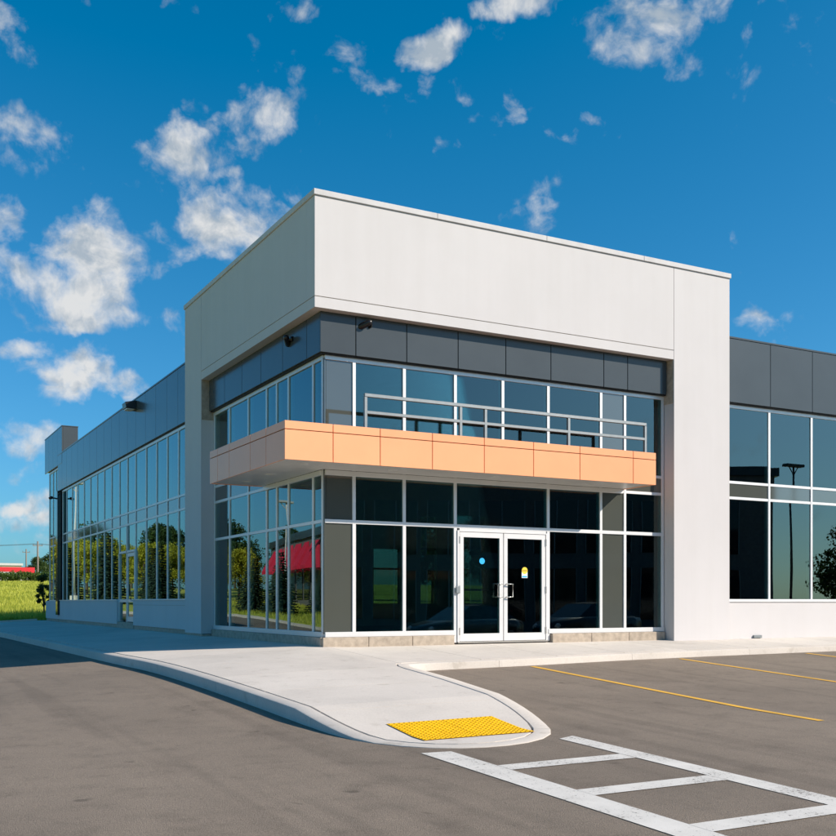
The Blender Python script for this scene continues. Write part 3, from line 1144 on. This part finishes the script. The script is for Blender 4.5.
d1 = door_leaf(2.872, 3.885, 1)
d2 = door_leaf(3.905, 4.918, -1)
jm = box('door_frame', 2.815, 2.86, -.045, .06, .155, 2.36, M['alum'], bld)
box('jamb', 4.93, 4.968, -.045, .06, .155, 2.36, M['alum'], jm)
box('header', 2.862, 4.928, -.045, .06, 2.338, 2.40, M['alum'], jm)
box('threshold', 2.815, 4.968, -.06, .12, .14, .168, M['chrome'], jm)
box('card_reader', 2.76, 2.86, -.085, -.052, 1.12, 1.26, M['steel'], jm, .01)
MB().tube([(3.395, -.0185, 1.765), (3.395, -.022, 1.765)], .062, 28).build('blue_dot_sticker', M['blue_sticker'], d1)
# badge: white plate, yellow disc, ochre band of print, blue bar with two dots
bx, bz, by = 4.415, 1.44, -.0185
bd = box('badge_sticker', bx - .07, bx + .07, by - .003, by, bz, bz + .13, M['white_sticker'], d2)
MB().tube([(bx, by - .0032, bz + .15), (bx, by - .0055, bz + .15)], .07, 28).build('badge_disc', M['yellow_sticker'], bd, loc=None)
for o_ in list(bd.children):
    o_.location = -Vector(bd.location)
MB().box(bx - .058, bx + .058, by - .0075, by - .006, bz + .135, bz + .165).build('badge_print', M['ochre_print'], bd).location = -Vector(bd.location)
MB().box(bx - .06, bx + .06, by - .0055, by - .0035, bz + .012, bz + .042).build('badge_bar', M['blue_sticker'], bd).location = -Vector(bd.location)

# ---- side wing
wb = [(8.0, 13.86), (16.07, 27.0)]
for (a, b_) in wb:
    base = box('base_wall', -.25, .05, a + .002, b_, .25, 1.0, W, bld)
    box('sill', -.275, -.192, a + .002, b_ + (.0), 1.0, 1.032, M['alum'], base, .004)
    n = max(1, int((b_ - a) / 1.6))
    plinth_run('X', a + .004, b_, -.225, .05, -.3, .248, n)
box('groove', -.2525, -.24, 8.01, 13.85, .86, .868, M['plinth'], bld)
wm = [8.05, 9.184, 10.286, 11.416, 12.605, 13.88, 14.95, 16.05, 17.209, 18.365, 19.524, 20.70, 21.888, 23.105, 24.267, 25.468, 26.42]
GW = -.15
glazing('X', wm, [1.0, Z_T2 - .36, Z_T2, Z_H], 'wing', off=GW, span_rows=(1,), skip=((5, 0), (6, 0)))
# wing door and its side light
sl_ = box('door_header', -.20, -.05, 13.92, 16.01, 2.47, 2.54, M['alum'], bld, .004)
for a, b_ in ((13.92, 14.914), (14.986, 16.01)):
    box('pane', GW - .004, GW + .018, a, b_, 2.545, 3.31, M['glass'], sl_)
box('mullion', -.20, -.05, 14.914, 14.986, .33, 3.31, M['alum'], sl_)
box('jamb', -.20, -.05, 13.86, 13.92, .30, 2.47, M['alum'], sl_)
box('jamb', -.20, -.05, 16.01, 16.07, .30, 2.47, M['alum'], sl_)
sd = MB().box(-.185, -.135, 13.93, 14.02, .345, 2.455).box(-.185, -.135, 14.815, 14.905, .345, 2.455).box(-.185, -.135, 14.02, 14.815, 2.345, 2.455).box(-.185, -.135, 14.02, 14.815, .345, .50).build('side_door', M['alum'], bld)
box('pane', -.168, -.154, 14.015, 14.82, .495, 2.35, M['glass'], sd)
MB().tube([(-.185, 14.05, 1.0), (-.24, 14.05, 1.0), (-.245, 14.16, 1.0), (-.245, 14.1601, 1.28), (-.24, 14.05, 1.28), (-.185, 14.05, 1.28)], .013, 8).build('handle', M['chrome'], sd, smooth=True)
box('pane', GW - .004, GW + .018, 14.986, 16.01, .40, 2.47, M['glass'], sl_)
box('side_step', -.235, .05, 13.87, 16.06, .0, .325, M['plinth'], sl_)
wbk = box('fascia_backing', -.21, .1, 8.002, 27.05, Z_H + .05, 6.95, M['black'], bld)
seams = [8.003, 8.943, 10.025, 11.187, 12.35, 13.53, 14.6, 15.707, 16.84, 18.04, 19.20, 20.42, 21.58, 22.72, 23.92, 25.03, 26.06, 27.05]
for a, b_ in zip(seams[:-1], seams[1:]):
    box('panel', -.25, -.214, a + .006, b_ - .006, 5.51, 6.965, M['panel'], wbk, .003)
box('parapet_cap', -.265, .12, 8.003, 27.05, 6.968, 7.01, M['panel'], wbk, .004)
# far end pavilion: dark glossy pier, raised parapet, glazing
pvb = box('parapet_backing', -.21, .37, 26.11, 30.28, 6.62, 8.03, M['black'], bld)
for a, b_ in zip([26.06, 27.13, 28.2, 29.27], [27.13, 28.2, 29.27, 30.33]):
    box('panel', -.256, -.214, a + .006, b_ - .006, 6.57, 8.05, M['panel'], pvb, .003)
box('panel', -.21, .375, 26.066, 26.10, 6.62, 8.05, M['panel'], pvb, .003)
box('parapet_cap', -.27, .39, 26.05, 30.345, 8.053, 8.09, M['panel'], pvb, .004)
box('corner_fin', -.34, .0, 26.6, 27.03, .42, 5.49, M['dark_glass'], bld, .01)
fg = glazing('X', [27.1, 27.9, 28.7, 29.6], [1.0, Z_T2 - .36, Z_T2, 6.5], 'end', off=GW, span_rows=(1,))
bw2 = box('base_wall', -.25, .05, 27.04, 30.1, .25, 1.0, W, bld)
box('end_pier', -.1, .1, 29.62, 30.2, 1.0, 6.55, M['panel'], bld)
plinth_run('X', 27.05, 30.08, -.225, .05, -.3, .248, 2)

# ---- front wing
RX1 = 34.0
fb_ = box('base_wall', 9.782, RX1, -.22, .05, .04, .95, W, bld)
box('sill', 9.782, RX1, -.245, -.055, .95, .982, M['alum'], fb_, .004)
box('scupper', 10.62, 10.88, -.262, -.22, .118, .185, M['steel'], fb_, .006)
rm = [9.84, 11.315] + [12.74 + 1.42 * k for k in range(15)]
glazing('Y', rm, [.98, Z_T2 - .36, Z_T2, Z_H], 'front wing', off=-.05, span_rows=(1,))
rbk = box('fascia_backing', 9.79, RX1, -.16, .1, Z_H + .05, 6.93, M['black'], bld)
seams = [9.784, 11.216] + [12.62 + 1.41 * k for k in range(16)]
for a, b_ in zip(seams[:-1], seams[1:]):
    box('panel', a + .007, b_ - .007, -.2, -.164, 5.51, 6.955, M['panel'], rbk, .003)
box('parapet_cap', 9.784, RX1, -.215, .12, 6.958, 7.0, M['panel'], rbk, .004)

# ---- shell: roofs, floors, back walls with windows, so the glass has a real room behind it
box('floor', .1, RX1, .12, 14.0, .05, .15, M['floor_in'], bld)
box('floor', .1, 6.0, 14.0, 30.2, .05, .15, M['floor_in'], bld)
box('roof', .1, 9.4, .1, 7.66, 5.75, 5.9, M['plaster_in'], bld)
box('roof', 9.45, RX1, .12, 14.2, 6.3, 6.6, M['roofing'], bld)
box('roof', .12, 9.45, 8.02, 30.2, 6.1, 6.19, M['roofing'], bld)
box('inner_wall', 9.60, 9.72, .46, 6.5, .15, 5.75, M['plaster_in'], bld)
box('inner_wall', 5.9, 6.1, 14.05, 30.2, .15, 6.1, M['plaster_in'], bld)
box('end_wall', .1, 6.1, 30.02, 30.22, .0, 6.55, W, bld)
box('end_wall', RX1 - .2, RX1 + .02, .14, 14.2, .0, 6.9, W, bld)
openings = [(7.75, 8.75, .9, 2.75), (9.55, 10.2, .9, 3.9), (10.9, 12.2, .9, 4.0), (12.7, 13.3, .9, 4.0), (16.1, 16.8, .9, 2.8), (21, 23.5, .9, 2.8), (27, 29.5, .9, 2.8)]
x = 6.1
for (a, b_, z0, z1) in openings:
    box('back_wall', x, a, 13.8, 14.0, .15, 6.3, M['plaster_in'], bld)
    bw = box('back_wall', a, b_, 13.8, 14.0, .15, z0, M['plaster_in'], bld)
    box('back_wall', a, b_, 13.8, 14.0, z1, 6.3, M['plaster_in'], bld)
    box('back_window_pane', a, b_, 13.89, 13.91, z0, z1, M['glass'], bw)
    box('back_window_frame', a, b_, 13.85, 13.95, z0 + (z1 - z0) * .62, z0 + (z1 - z0) * .62 + .06, M['pole'], bw)
    x = b_
box('back_wall', x, RX1, 13.8, 14.0, .15, 6.3, M['plaster_in'], bld)
box('inner_column', 6.42, 6.80, 1.2, 1.55, .15, 5.74, M['plaster_in'], bld)
box('inner_column', 3.2, 3.5, 9.0, 9.3, .15, 6.09, M['plaster_in'], bld)

# ------------------------------------------------------------------ fittings on the walls
def sec_camera(loc, rz, label):
    t = empty('security_camera', loc, rz)
    tag(t, label, 'camera', 'security cameras under the white fascia')
    MB().tube([(0, 0, 0), (0, -.03, 0)], .055, 14).build('mount', M['camera'], t, smooth=False)
    MB().tube([(0, -.03, 0), (0, -.09, -.01), (0, -.12, .0)], [.022, .022, .02], 8).build('arm', M['camera'], t, smooth=True)
    h = MB().tube([(.10, -.11, .035), (.06, -.115, .03), (-.06, -.13, -.015), (-.16, -.145, -.055), (-.175, -.147, -.06)], [.03, .055, .058, .06, .05], 14).build('housing', M['camera'], t, smooth=True)
    MB().tube([(-.172, -.1465, -.059), (-.185, -.148, -.064)], .032, 12).build('lens', M['dark_glass'], h)
    return t


sec_camera((.86, -.14, 6.10), R(-55), 'small black bullet camera on the sunlit front charcoal panels')
sec_camera((-.14, 1.22, 6.03), R(-130), 'small black bullet camera on the shaded side charcoal panels')

t = empty('wall_pack_light', (-.25, 13.65, 6.80))
tag(t, 'black box floodlight high on the side wing parapet', 'wall light')
MB().add([(0, -.22, -.13), (-.30, -.22, -.11), (-.33, -.22, .06), (0, -.22, .13), (0, .22, -.13), (-.30, .22, -.11), (-.33, .22, .06), (0, .22, .13)],
         [(0, 1, 2, 3), (7, 6, 5, 4), (0, 4, 5, 1), (1, 5, 6, 2), (2, 6, 7, 3), (3, 7, 4, 0)]).build('housing', M['camera'], t, bevel=.012)
box('glass_lens', -.25 - .28, -.25 - .06, 13.65 - .18, 13.65 + .18, 6.80 - .145, 6.80 - .118, M['lens'], t)
t = empty('arm_light', (-.34, 26.8, 5.18))
tag(t, 'black arm lamp on the dark fin at the far end of the side wing', 'wall light')
MB().tube([(0, 0, 0), (-.08, 0, .02), (-.16, 0, .02)], .03, 8).build('arm', M['camera'], t)
MB().tube([(-.14, 0, .04), (-.22, 0, .03), (-.30, 0, .0)], [.05, .07, .04], 10).build('lamp_head', M['camera'], t, smooth=True)

# ------------------------------------------------------------------ plants
rng = np.random.default_rng(11)


def leaf_cloud(name, centers, radii, per, size, mat, flat=0.0):
    """quads scattered through clumps"""
    C = np.repeat(np.asarray(centers, float), per, axis=0)
    Rr = np.repeat(np.asarray(radii, float), per)
    n = len(C)
    d = rng.normal(size=(n, 3))
    d /= np.linalg.norm(d, axis=1)[:, None]
    rr = Rr * rng.random(n) ** 0.45
    pos = C + d * rr[:, None] * np.array([1, 1, 0.8])
    nrm = d * 0.6 + rng.normal(size=(n, 3)) * 0.7
    nrm[:, 2] += flat
    nrm /= np.linalg.norm(nrm, axis=1)[:, None]
    up_ = rng.normal(size=(n, 3))
    a = np.cross(nrm, up_)
    a /= np.linalg.norm(a, axis=1)[:, None] + 1e-9
    b_ = np.cross(nrm, a)
    s = size * (0.6 + 0.8 * rng.random(n))[:, None]
    v = np.stack([pos - a * s * .5, pos - b_ * s * .32, pos + a * s * .5, pos + b_ * s * .32], axis=1).reshape(-1, 3)
    me = bpy.data.meshes.new(name)
    idx = np.arange(n * 4).reshape(-1, 4)
    me.from_pydata(v.tolist(), [], idx.tolist())
    me.materials.append(mat)
    return me


def tree_meshes(h, cr, trunk_h, nclump, per, size, mat, top=0.75):
    """trunk mesh and crown mesh for a broadleaf tree of height h"""
    mb = MB()
    mb.tube([(0, 0, -.3), (.02, .0, trunk_h * .5), (.05, .03, trunk_h), (.0, .05, h * .7)], [h * .022, h * .018, h * .015, h * .006], 8)
    cen, rad = [], []
    ch = h - trunk_h * .85
    for k in range(nclump):
        a, e = random.uniform(0, 2 * math.pi), random.random()
        zz = trunk_h * .85 + ch * (0.08 + .84 * e)
        env = cr * (math.sin(math.pi * min(1, .16 + .84 * e) ** top) ** .6 if e < 1 else 0)
        rr = env * math.sqrt(random.uniform(.05, 1)) * random.uniform(.7, 1.05)
        cen.append((rr * math.cos(a), rr * math.sin(a), zz))
        rad.append(cr * random.uniform(.18, .36))
        if k < 9:
            mb.tube([(.02, .01, trunk_h * random.uniform(.6, 1.1)), (rr * math.cos(a) * .5, rr * math.sin(a) * .5, (zz + trunk_h) / 2), (rr * math.cos(a) * .95, rr * math.sin(a) * .95, zz)], [h * .009, h * .006, h * .002], 5)
    return mb.mesh('trunk', True), leaf_cloud('crown', cen, rad, per, size, mat)


def spruce_meshes(h, r_):
    mb = MB().tube([(0, 0, -.3), (0, 0, h * .96)], [h * .02, .01], 7)
    v, f = [], []
    lv = int(h * 5)
    for l in range(lv):
        e = l / lv
        z = h * (.06 + .92 * e)
        rad = r_ * (1 - e) ** .9 + .05
        nb = max(5, int(11 * (1 - e) + 4))
        for k in range(nb):
            a = 2 * math.pi * (k + random.random() * .6) / nb + l
            L = rad * random.uniform(.75, 1.12)
            dx, dy = math.cos(a), math.sin(a)
            steps = max(3, int(L * 8))
            for s_ in range(steps):
                t_ = (s_ + random.random()) / steps
                px, py, pz = dx * L * t_, dy * L * t_, z - .28 * L * t_ + .10 * L * t_ * t_ + random.uniform(-.04, .04)
                w = .16 * (1.15 - .7 * t_) + .05
                for sgn in (-1, 1):
                    n0 = len(v)
                    an = a + sgn * random.uniform(.5, 1.1)
                    ex, ey = math.cos(an) * w * 1.7, math.sin(an) * w * 1.7
                    dz = random.uniform(-.10, .03)
                    v += [(px, py, pz), (px + ex * .6 - ey * .25, py + ey * .6 + ex * .25, pz + dz * .4 + .03), (px + ex, py + ey, pz + dz), (px + ex * .6 + ey * .25, py + ey * .6 - ex * .25, pz + dz * .6 - .05)]
                    f.append((n0, n0 + 1, n0 + 2, n0 + 3))
    me = bpy.data.meshes.new('crown')
    me.from_pydata(v, [], f)
    me.materials.append(M['needle'])
    return mb.mesh('trunk', True), me


def put_tree(name, meshes, x, y, s, rz, label, group, z=None):
    t = empty(name, (x, y, (T(x, y) + .1) if z is None else z), rz)
    t.scale = (s, s, s)
    tag(t, label, 'tree', group)
    link('trunk', meshes[0], M['bark'], t)
    link('crown', meshes[1], None, t)
    return t


lime = [tree_meshes(6.0, 2.5, 1.7, 70, 90, .19, M['leaf_lime']) for _ in range(2)]
dark = [tree_meshes(9.0, 3.4, 2.0, 80, 80, .30, M['leaf_dark']) for _ in range(2)]
spr = [spruce_meshes(4.6, 1.55), spruce_meshes(5.2, 1.5)]
LT = 'lime green broadleaf tree in the row beyond the lot kerb'
DT = 'tall dark green tree behind the lime green row'
ST = 'dark conical spruce on the grass beyond the lot kerb'
k = 0
for (x, y) in ((-19.9, 70), (-22.4, 70.5), (-8.5, 80), (-11, 79), (-13.5, 80.5), (-16, 78.5), (-18.3, 79), (-9.2, 88), (-11.6, 86.5), (-14.0, 88.5), (-16.3, 84.5), (-18.8, 86), (-20.6, 79), (-23.4, 83), (-12.8, 94), (-17.6, 93), (-22, 90.5), (-7.2, 93), (-26.5, 91)):
    put_tree('lime_tree', lime[k % 2], x, y, random.uniform(.78, .95), k * 1.3, LT, 'lime green trees beyond the lot')
    k += 1
for (x, y) in ((-18, 112), (-25, 108), (-31, 101), (-12, 116), (-37, 96), (-29, 118), (-21, 120), (-43, 108), (-36, 112), (-15, 122), (-7, 120), (-40, 84), (-37, 70)):
    put_tree('tall_tree', dark[k % 2], x, y, random.uniform(.75, 1.0), k * .9, DT, 'tall dark trees behind the lime row')
    k += 1
for (x, y, s) in ((-17.2, 47.4, .95), (-16.2, 50.0, .75), (-12.3, 58, 1.0), (-8.8, 59.5, 1.05), (-6.3, 61, .9), (-14.6, 70, .9), (-21.4, 49.5, .8)):
    put_tree('spruce_tree', spr[k % 2], x, y, s, k * 1.1, ST, 'spruces beyond the lot')
    k += 1
# young tree at the far corner of the building
sap = tree_meshes(2.7, .62, .75, 30, 60, .11, M['leaf_dark'])
put_tree('young_tree', sap, .02, 32.5, .80, .4, 'small young tree at the far corner of the side wing', None)
# trees behind the building, seen through its windows, and far trees behind the field
for (x, y, s) in ((14, 40, .7), (20, 46, .8), (27, 44, .75), (35, 50, .8), (43, 48, .8)):
    put_tree('tall_tree', dark[k % 2], x, y, s, k, 'dark green tree on the grass behind the building', 'trees behind the building')
    k += 1
for (x, y, s, lab) in ((23.5, 196, .72, 'round green tree just behind the nearer utility pole'), (27, 202, .85, 'green tree beyond the hedge showing at the edge of the side wing'), (19, 214, .55, 'small green tree behind the white trailer with the red stripe')):
    put_tree('tall_tree', dark[k % 2], x, y, s, k, lab, None)
    k += 1
# hedge across the end of the field
hm = []
for q in range(3):
    cen = [(random.uniform(-1.3, 1.3), random.uniform(-.8, .8), random.uniform(.2, 1.25)) for _ in range(26)]
    hm.append(leaf_cloud('foliage', cen, [random.uniform(.3, .55) for _ in cen], 60, .17, M['leaf_mid']))
stem = MB().tube([(0, 0, -.2), (.05, 0, .5), (.1, .05, 1.0)], [.06, .05, .02], 6).mesh('stem')
for q in range(20):
    x = 1 + (q // 2) * 1.9 + (q % 2) * .9 + random.uniform(-.3, .3)
    y = 107.5 + (q % 2) * 3.2 + random.uniform(-.8, .8)
    t = empty('hedge_shrub', (x, y, T(x, y) + .1), random.uniform(0, 6))
    s = random.uniform(.72, .95) * (1.0 if q % 2 == 0 else 1.02)
    t.scale = (s, s, s * random.uniform(.85, 1.15))
    tag(t, 'leafy green shrub in the hedge at the end of the field', 'shrub', 'shrubs in the field hedge')
    link('foliage', hm[q % 3], None, t)
    link('stem', stem, M['bark'], t)

# grass tufts on the visible field and verges: nobody could count them
n = 42000
gxp = rng.uniform(-4, 19, n)
gyp = 31.3 + (rng.random(n) ** 1.6) * 77
n2 = 9000
gxp = np.concatenate([gxp, rng.uniform(-30, -14.3, n2)])
gyp = np.concatenate([gyp, rng.uniform(25, 70, n2)])
n3 = 6000
gxp = np.concatenate([gxp, rng.uniform(7, 30, n3)])
gyp = np.concatenate([gyp, rng.uniform(31.3, 42, n3)])
V, F = [], []
for x, y in zip(gxp, gyp):
    z = T(x, y) + .10
    tall = 1.0
    if 31 < y < 40 and x > -4: tall = 1.35
    for _ in range(3):
        a = rng.random() * 6.283
        h = (.12 + .22 * rng.random()) * tall
        w = .012 + .0006 * max(0, y - 30)
        ca_, sa_ = math.cos(a), math.sin(a)
        lx, ly = (rng.random() - .5) * .3, (rng.random() - .5) * .3
        bx_, by_ = x + (rng.random() - .5) * .3, y + (rng.random() - .5) * .3
        n0 = len(V)
        V += [(bx_ - ca_ * w, by_ - sa_ * w, z), (bx_ + ca_ * w, by_ + sa_ * w, z), (bx_ + lx, by_ + ly, z + h)]
        F.append((n0, n0 + 1, n0 + 2))
me = bpy.data.meshes.new('meadow_grass')
me.from_pydata(V, [], F)
mg = link('meadow_grass', me, M['blade'])
tag(mg, 'uncut yellow green meadow grass of the field', 'grass', None, 'stuff')

# ------------------------------------------------------------------ beyond the field
FZ = T(0, 150)
t = empty('semi_trailer', (15.3, 189, FZ))
tag(t, 'white trailer with a red upper stripe parked behind the hedge', 'trailer')
MB().box(-6.6, 6.6, -1.25, 1.25, 1.1, 3.35).build('body', M['white_metal'], t, bevel=.03)
MB().box(-6.65, 6.65, -1.3, 1.3, 3.353, 4.2).add([(2.2, -1.31, 3.36), (6.62, -1.31, 3.36), (6.62, -1.31, 1.9), (5.6, -1.31, 2.6), (4.3, -1.31, 3.1), (2.2, -1.255, 3.36), (6.62, -1.255, 3.36), (6.62, -1.255, 1.9), (5.6, -1.255, 2.6), (4.3, -1.255, 3.1)],
    [(0, 1, 2, 3, 4), (9, 8, 7, 6, 5), (2, 7, 8, 3), (3, 8, 9, 4), (4, 9, 5, 0), (1, 6, 7, 2), (0, 5, 6, 1)]).build('red_stripe', M['red'], t)
for wx in (-5.2, -4.0, 4.2):
    for sy in (-1.05, 1.05):
        MB().tube([(wx, sy - .14, .5), (wx, sy + .14, .5)], .5, 16).build('wheel', M['tyre'], t)
MB().box(-6.4, 6.4, -.5, .5, .85, 1.097).build('chassis', M['pole'], t)

t = empty('flat_roofed_building', (13, 236, FZ))
tag(t, 'low beige flat-roofed building far beyond the field', 'building')
MB().box(-14, 13, 0, 12, 0, 6.1).build('wall', M['beige_wall'], t)
MB().box(-14.3, 13.3, -.3, 12.3, 6.103, 6.6).build('roof', M['white_metal'], t)
MB().box(4, 7, 3, 6, 6.603, 7.6).build('roof_unit', M['steel'], t)
for q in range(6):
    MB().box(-12 + q * 4, -9.6 + q * 4, -.06, .04, 2.4, 5.2).build('window', M['dark_glass'], t)

wires = []
for (x, y, h, lab) in ((17.4, 153, 7.2, 'weathered wooden utility pole at the corner of the field hedge'), (23.2, 208, 8.6, 'farther wooden utility pole behind the trailer'), (-34, 160, 8, 'wooden utility pole standing west of the lime trees')):
    t = empty('utility_pole', (x, y, T(x, y)))
    tag(t, lab, 'utility pole')
    MB().tube([(0, 0, -.3), (0, 0, h)], [.17, .12], 8).build('pole', M['wood_pole'], t, smooth=True)
    MB().box(-.75, .75, -.05, .05, h - .72, h - .60).build('crossarm', M['wood_pole'], t)
    for ix in (-.65, 0, .65):
        MB().tube([(ix, 0, h - .55), (ix, 0, h - .38)], .05, 6).build('insulator', M['pole'], t)


def cable(a, b_, sag, r_, label, n_=14):
    a, b_ = Vector(a), Vector(b_)
    pts = []
    for i_ in range(n_ + 1):
        t_ = i_ / n_
        p = a.lerp(b_, t_)
        p.z -= sag * 4 * t_ * (1 - t_)
        pts.append(p)
    o_ = MB().tube(pts, r_, 4).build('overhead_cable', M['pole'])
    tag(o_, label, 'cable', 'overhead cables on the utility poles')


for ix in (-.65, .65):
    cable((17.4 + ix, 153, T(17, 153) + 6.8), (-34 + ix, 160, T(-34, 160) + 7.6), 1.0, .022, 'thin dark cable strung between the utility poles past the field')
    cable((17.4 + ix, 153, T(17, 153) + 6.8), (64 + ix, 148, T(64, 148) + 7.0), 1.0, .022, 'thin dark cable running from the hedge corner pole behind the building')

# ------------------------------------------------------------------ across the lot: what the glass mirrors
t = empty('shop_with_awnings', (-25.5, 66, T(-25.5, 66)), R(100.6))
tag(t, 'low dark shop with red canvas awnings beyond the lot', 'building')
MB().box(-12, 12, 0, 14, 0, 5.4).build('wall', M['dark_wall'], t)
MB().box(-12.2, 12.2, -.2, 14.2, 5.403, 6.0).build('parapet', M['panel'], t)
for q in range(7):
    x0 = -11.2 + q * 3.25
    MB().box(x0, x0 + 2.5, -.06, .05, .5, 2.9).build('window', M['dark_glass'], t)
    MB().add([(x0 + .3, -.02, 5.1), (x0 + 2.2, -.02, 5.1), (x0 + 2.2, -1.1, 3.1), (x0 + .3, -1.1, 3.1), (x0 + .3, -.02, 2.95), (x0 + 2.2, -.02, 2.95), (x0 + 2.2, -1.1, 2.85), (x0 + .3, -1.1, 2.85)],
             [(0, 1, 2, 3), (3, 2, 6, 7), (4, 5, 1, 0), (7, 6, 5, 4), (0, 3, 7, 4), (1, 5, 6, 2)]).build('awning', M['awning'], t)

t = empty('dark_office_block', (24.5, -33, T(24, -33)), R(28))
tag(t, 'dark office block with gridded windows facing across the lot', 'building')
MB().box(-17, 16.5, -14, 0, 0, 9.0).build('wall', M['dark_wall'], t)
MB().box(-17.2, 16.7, -14.2, .2, 9.003, 9.5).build('parapet', M['panel'], t)
for q in range(10):
    for r_ in range(2):
        x0 = -16 + q * 3.1
        w_ = MB().box(x0, x0 + 2.6, -.05, .05, .6 + r_ * 3.9, 3.6 + r_ * 3.9).build('window', M['dark_glass'], t)
        for xx in (x0 + .0, x0 + 1.27, x0 + 2.54):
            MB().box(xx, xx + .06, .02, .09, .6 + r_ * 3.9, 3.6 + r_ * 3.9).build('frame', M['steel'], w_)


def lamp_post(x, y, h, label, mat):
    t_ = empty('lamp_post', (x, y, T(x, y)))
    tag(t_, label, 'lamp post')
    MB().tube([(0, 0, 0), (0, 0, .7)], .28, 16).build('base', M['concrete'], t_)
    MB().tube([(0, 0, .7), (0, 0, h)], [.09, .06], 10).build('pole', mat, t_, smooth=True)
    for s_ in (-1, 1):
        MB().tube([(0, 0, h - .5), (s_ * .35, 0, h - .05), (s_ * .42, 0, h)], .03, 6).build('bracket', mat, t_)
    MB().box(-.75, .75, -.2, .2, h, h + .16).build('lamp_head', mat, t_, bevel=.03)
    return t_


lamp_post(40.2, -24.9, 9.6, 'tall dark double-headed lamp post on the lot south of the building', M['pole'])
lamp_post(-5.7, 55, 8.2, 'white lamp post beside the spruces beyond the lot', M['white_metal'])
lamp_post(-19.6, 52.5, 8.0, 'white lamp post in front of the shop with red awnings', M['white_metal'])
for (x, y, s, q) in ((54, -27, .85, 0), (62, -38, .9, 1), (74, -44, .8, 0), (50, -48, .7, 1), (90, -50, .9, 0), (82, -30, .8, 1), (70, -62, .9, 0)):
    put_tree('tall_tree', dark[q], x, y, s, x, 'dark tree on the south edge of the parking lot', 'trees south of the lot')


def make_car(name, loc, rz, paint, label):
    t_ = empty(name, loc, rz)
    tag(t_, label, 'car')
    # body stations: x, half width, bottom, belt height
    st = [(-2.25, .62, .42, .70), (-2.18, .80, .28, .86), (-1.7, .88, .20, .93), (-.6, .90, .18, .95), (.6, .90, .18, .95), (1.2, .89, .19, .93), (1.9, .84, .22, .80), (2.2, .70, .28, .66), (2.27, .55, .38, .56)]
    mb = MB()
    for (x_, w_, zb, zt) in st:
        mb.v += [(x_, -w_ * .92, zb), (x_, -w_, zb + .2), (x_, -w_, zt - .12), (x_, -w_ * .93, zt), (x_, w_ * .93, zt), (x_, w_, zt - .12), (x_, w_, zb + .2), (x_, w_ * .92, zb)]
    for i_ in range(len(st) - 1):
        for k_ in range(8):
            k2 = (k_ + 1) % 8
            mb.f.append((i_ * 8 + k_, i_ * 8 + k2, i_ * 8 + 8 + k2, i_ * 8 + 8 + k_))
    mb.f.append(tuple(range(7, -1, -1)))
    mb.f.append(tuple(len(st) * 8 - 8 + k_ for k_ in range(8)))
    body = mb.build('body', paint, t_, smooth=True)
    cs = [(-1.85, .70, .93, .94), (-1.15, .62, .93, 1.36), (-.4, .60, .93, 1.44), (.35, .60, .93, 1.40), (1.25, .72, .90, .92)]
    mb = MB()
    for (x_, w_, zb, zt) in cs:
        mb.v += [(x_, -.80, zb - .02), (x_, -w_, zt), (x_, w_, zt), (x_, .80, zb - .02)]
    for i_ in range(len(cs) - 1):
        for k_ in range(4):
            k2 = (k_ + 1) % 4
            mb.f.append((i_ * 4 + k_, i_ * 4 + k2, i_ * 4 + 4 + k2, i_ * 4 + 4 + k_))
    mb.f.append((3, 2, 1, 0))
    mb.f.append(tuple(16 + k_ for k_ in range(4)))
    mb.build('greenhouse', M['dark_glass'], t_)
    MB().add([(-1.1, -.57, 1.375), (-.4, -.57, 1.455), (.3, -.57, 1.415), (.3, .57, 1.415), (-.4, .57, 1.455), (-1.1, .57, 1.375)], [(0, 1, 4, 5), (1, 2, 3, 4)]).build('roof', paint, t_)
    for wx in (-1.42, 1.38):
        for sy in (-.80, .80):
            w_ = MB().tube([(wx, sy - .11, .33), (wx, sy + .11, .33)], .33, 20).build('tyre', M['tyre'], t_)
            MB().tube([(wx, sy + (.115 if sy > 0 else -.115), .33), (wx, sy + (.10 if sy > 0 else -.10), .33)], .21, 16).build('rim', M['rim'], w_)
    for sy in (-.58, .58):
        MB().tube([(2.12, sy, .62), (2.235, sy, .60)], [.13, .09], 10).build('headlight', M['headlamp'], t_)
        MB().tube([(-2.15, sy, .72), (-2.225, sy, .72)], [.12, .1], 10).build('taillight', M['red'], t_)
    return t_


make_car('parked_car', (15.8, -12.6, T(15.8, -12.6)), R(168), M['car_grey'], 'dark grey sedan parked on the lot facing the entrance')
make_car('parked_car', (12.2, -15.2, T(12.2, -15.2)), R(168), M['car_silver'], 'mid grey sedan parked on the lot facing the entrance')

for (x, y) in ((52, -64), (20, -75)):
    t = empty('warehouse', (x, y, -.73), R(10))
    tag(t, 'long beige warehouse on the far side of the lot' if x > 30 else 'beige warehouse standing behind the dark office block', 'building')
    MB().box(-14, 14, -10, 0, 0, 6).build('wall', M['beige_wall'], t)
    MB().box(-14.2, 14.2, -10.2, .2, 6.003, 6.4).build('roof_edge', M['steel'], t)
    for q in range(4): MB().box(-12 + q * 6.4, -8.5 + q * 6.4, -.05, .06, .3, 3.6).build('loading_door', M['steel'], t)
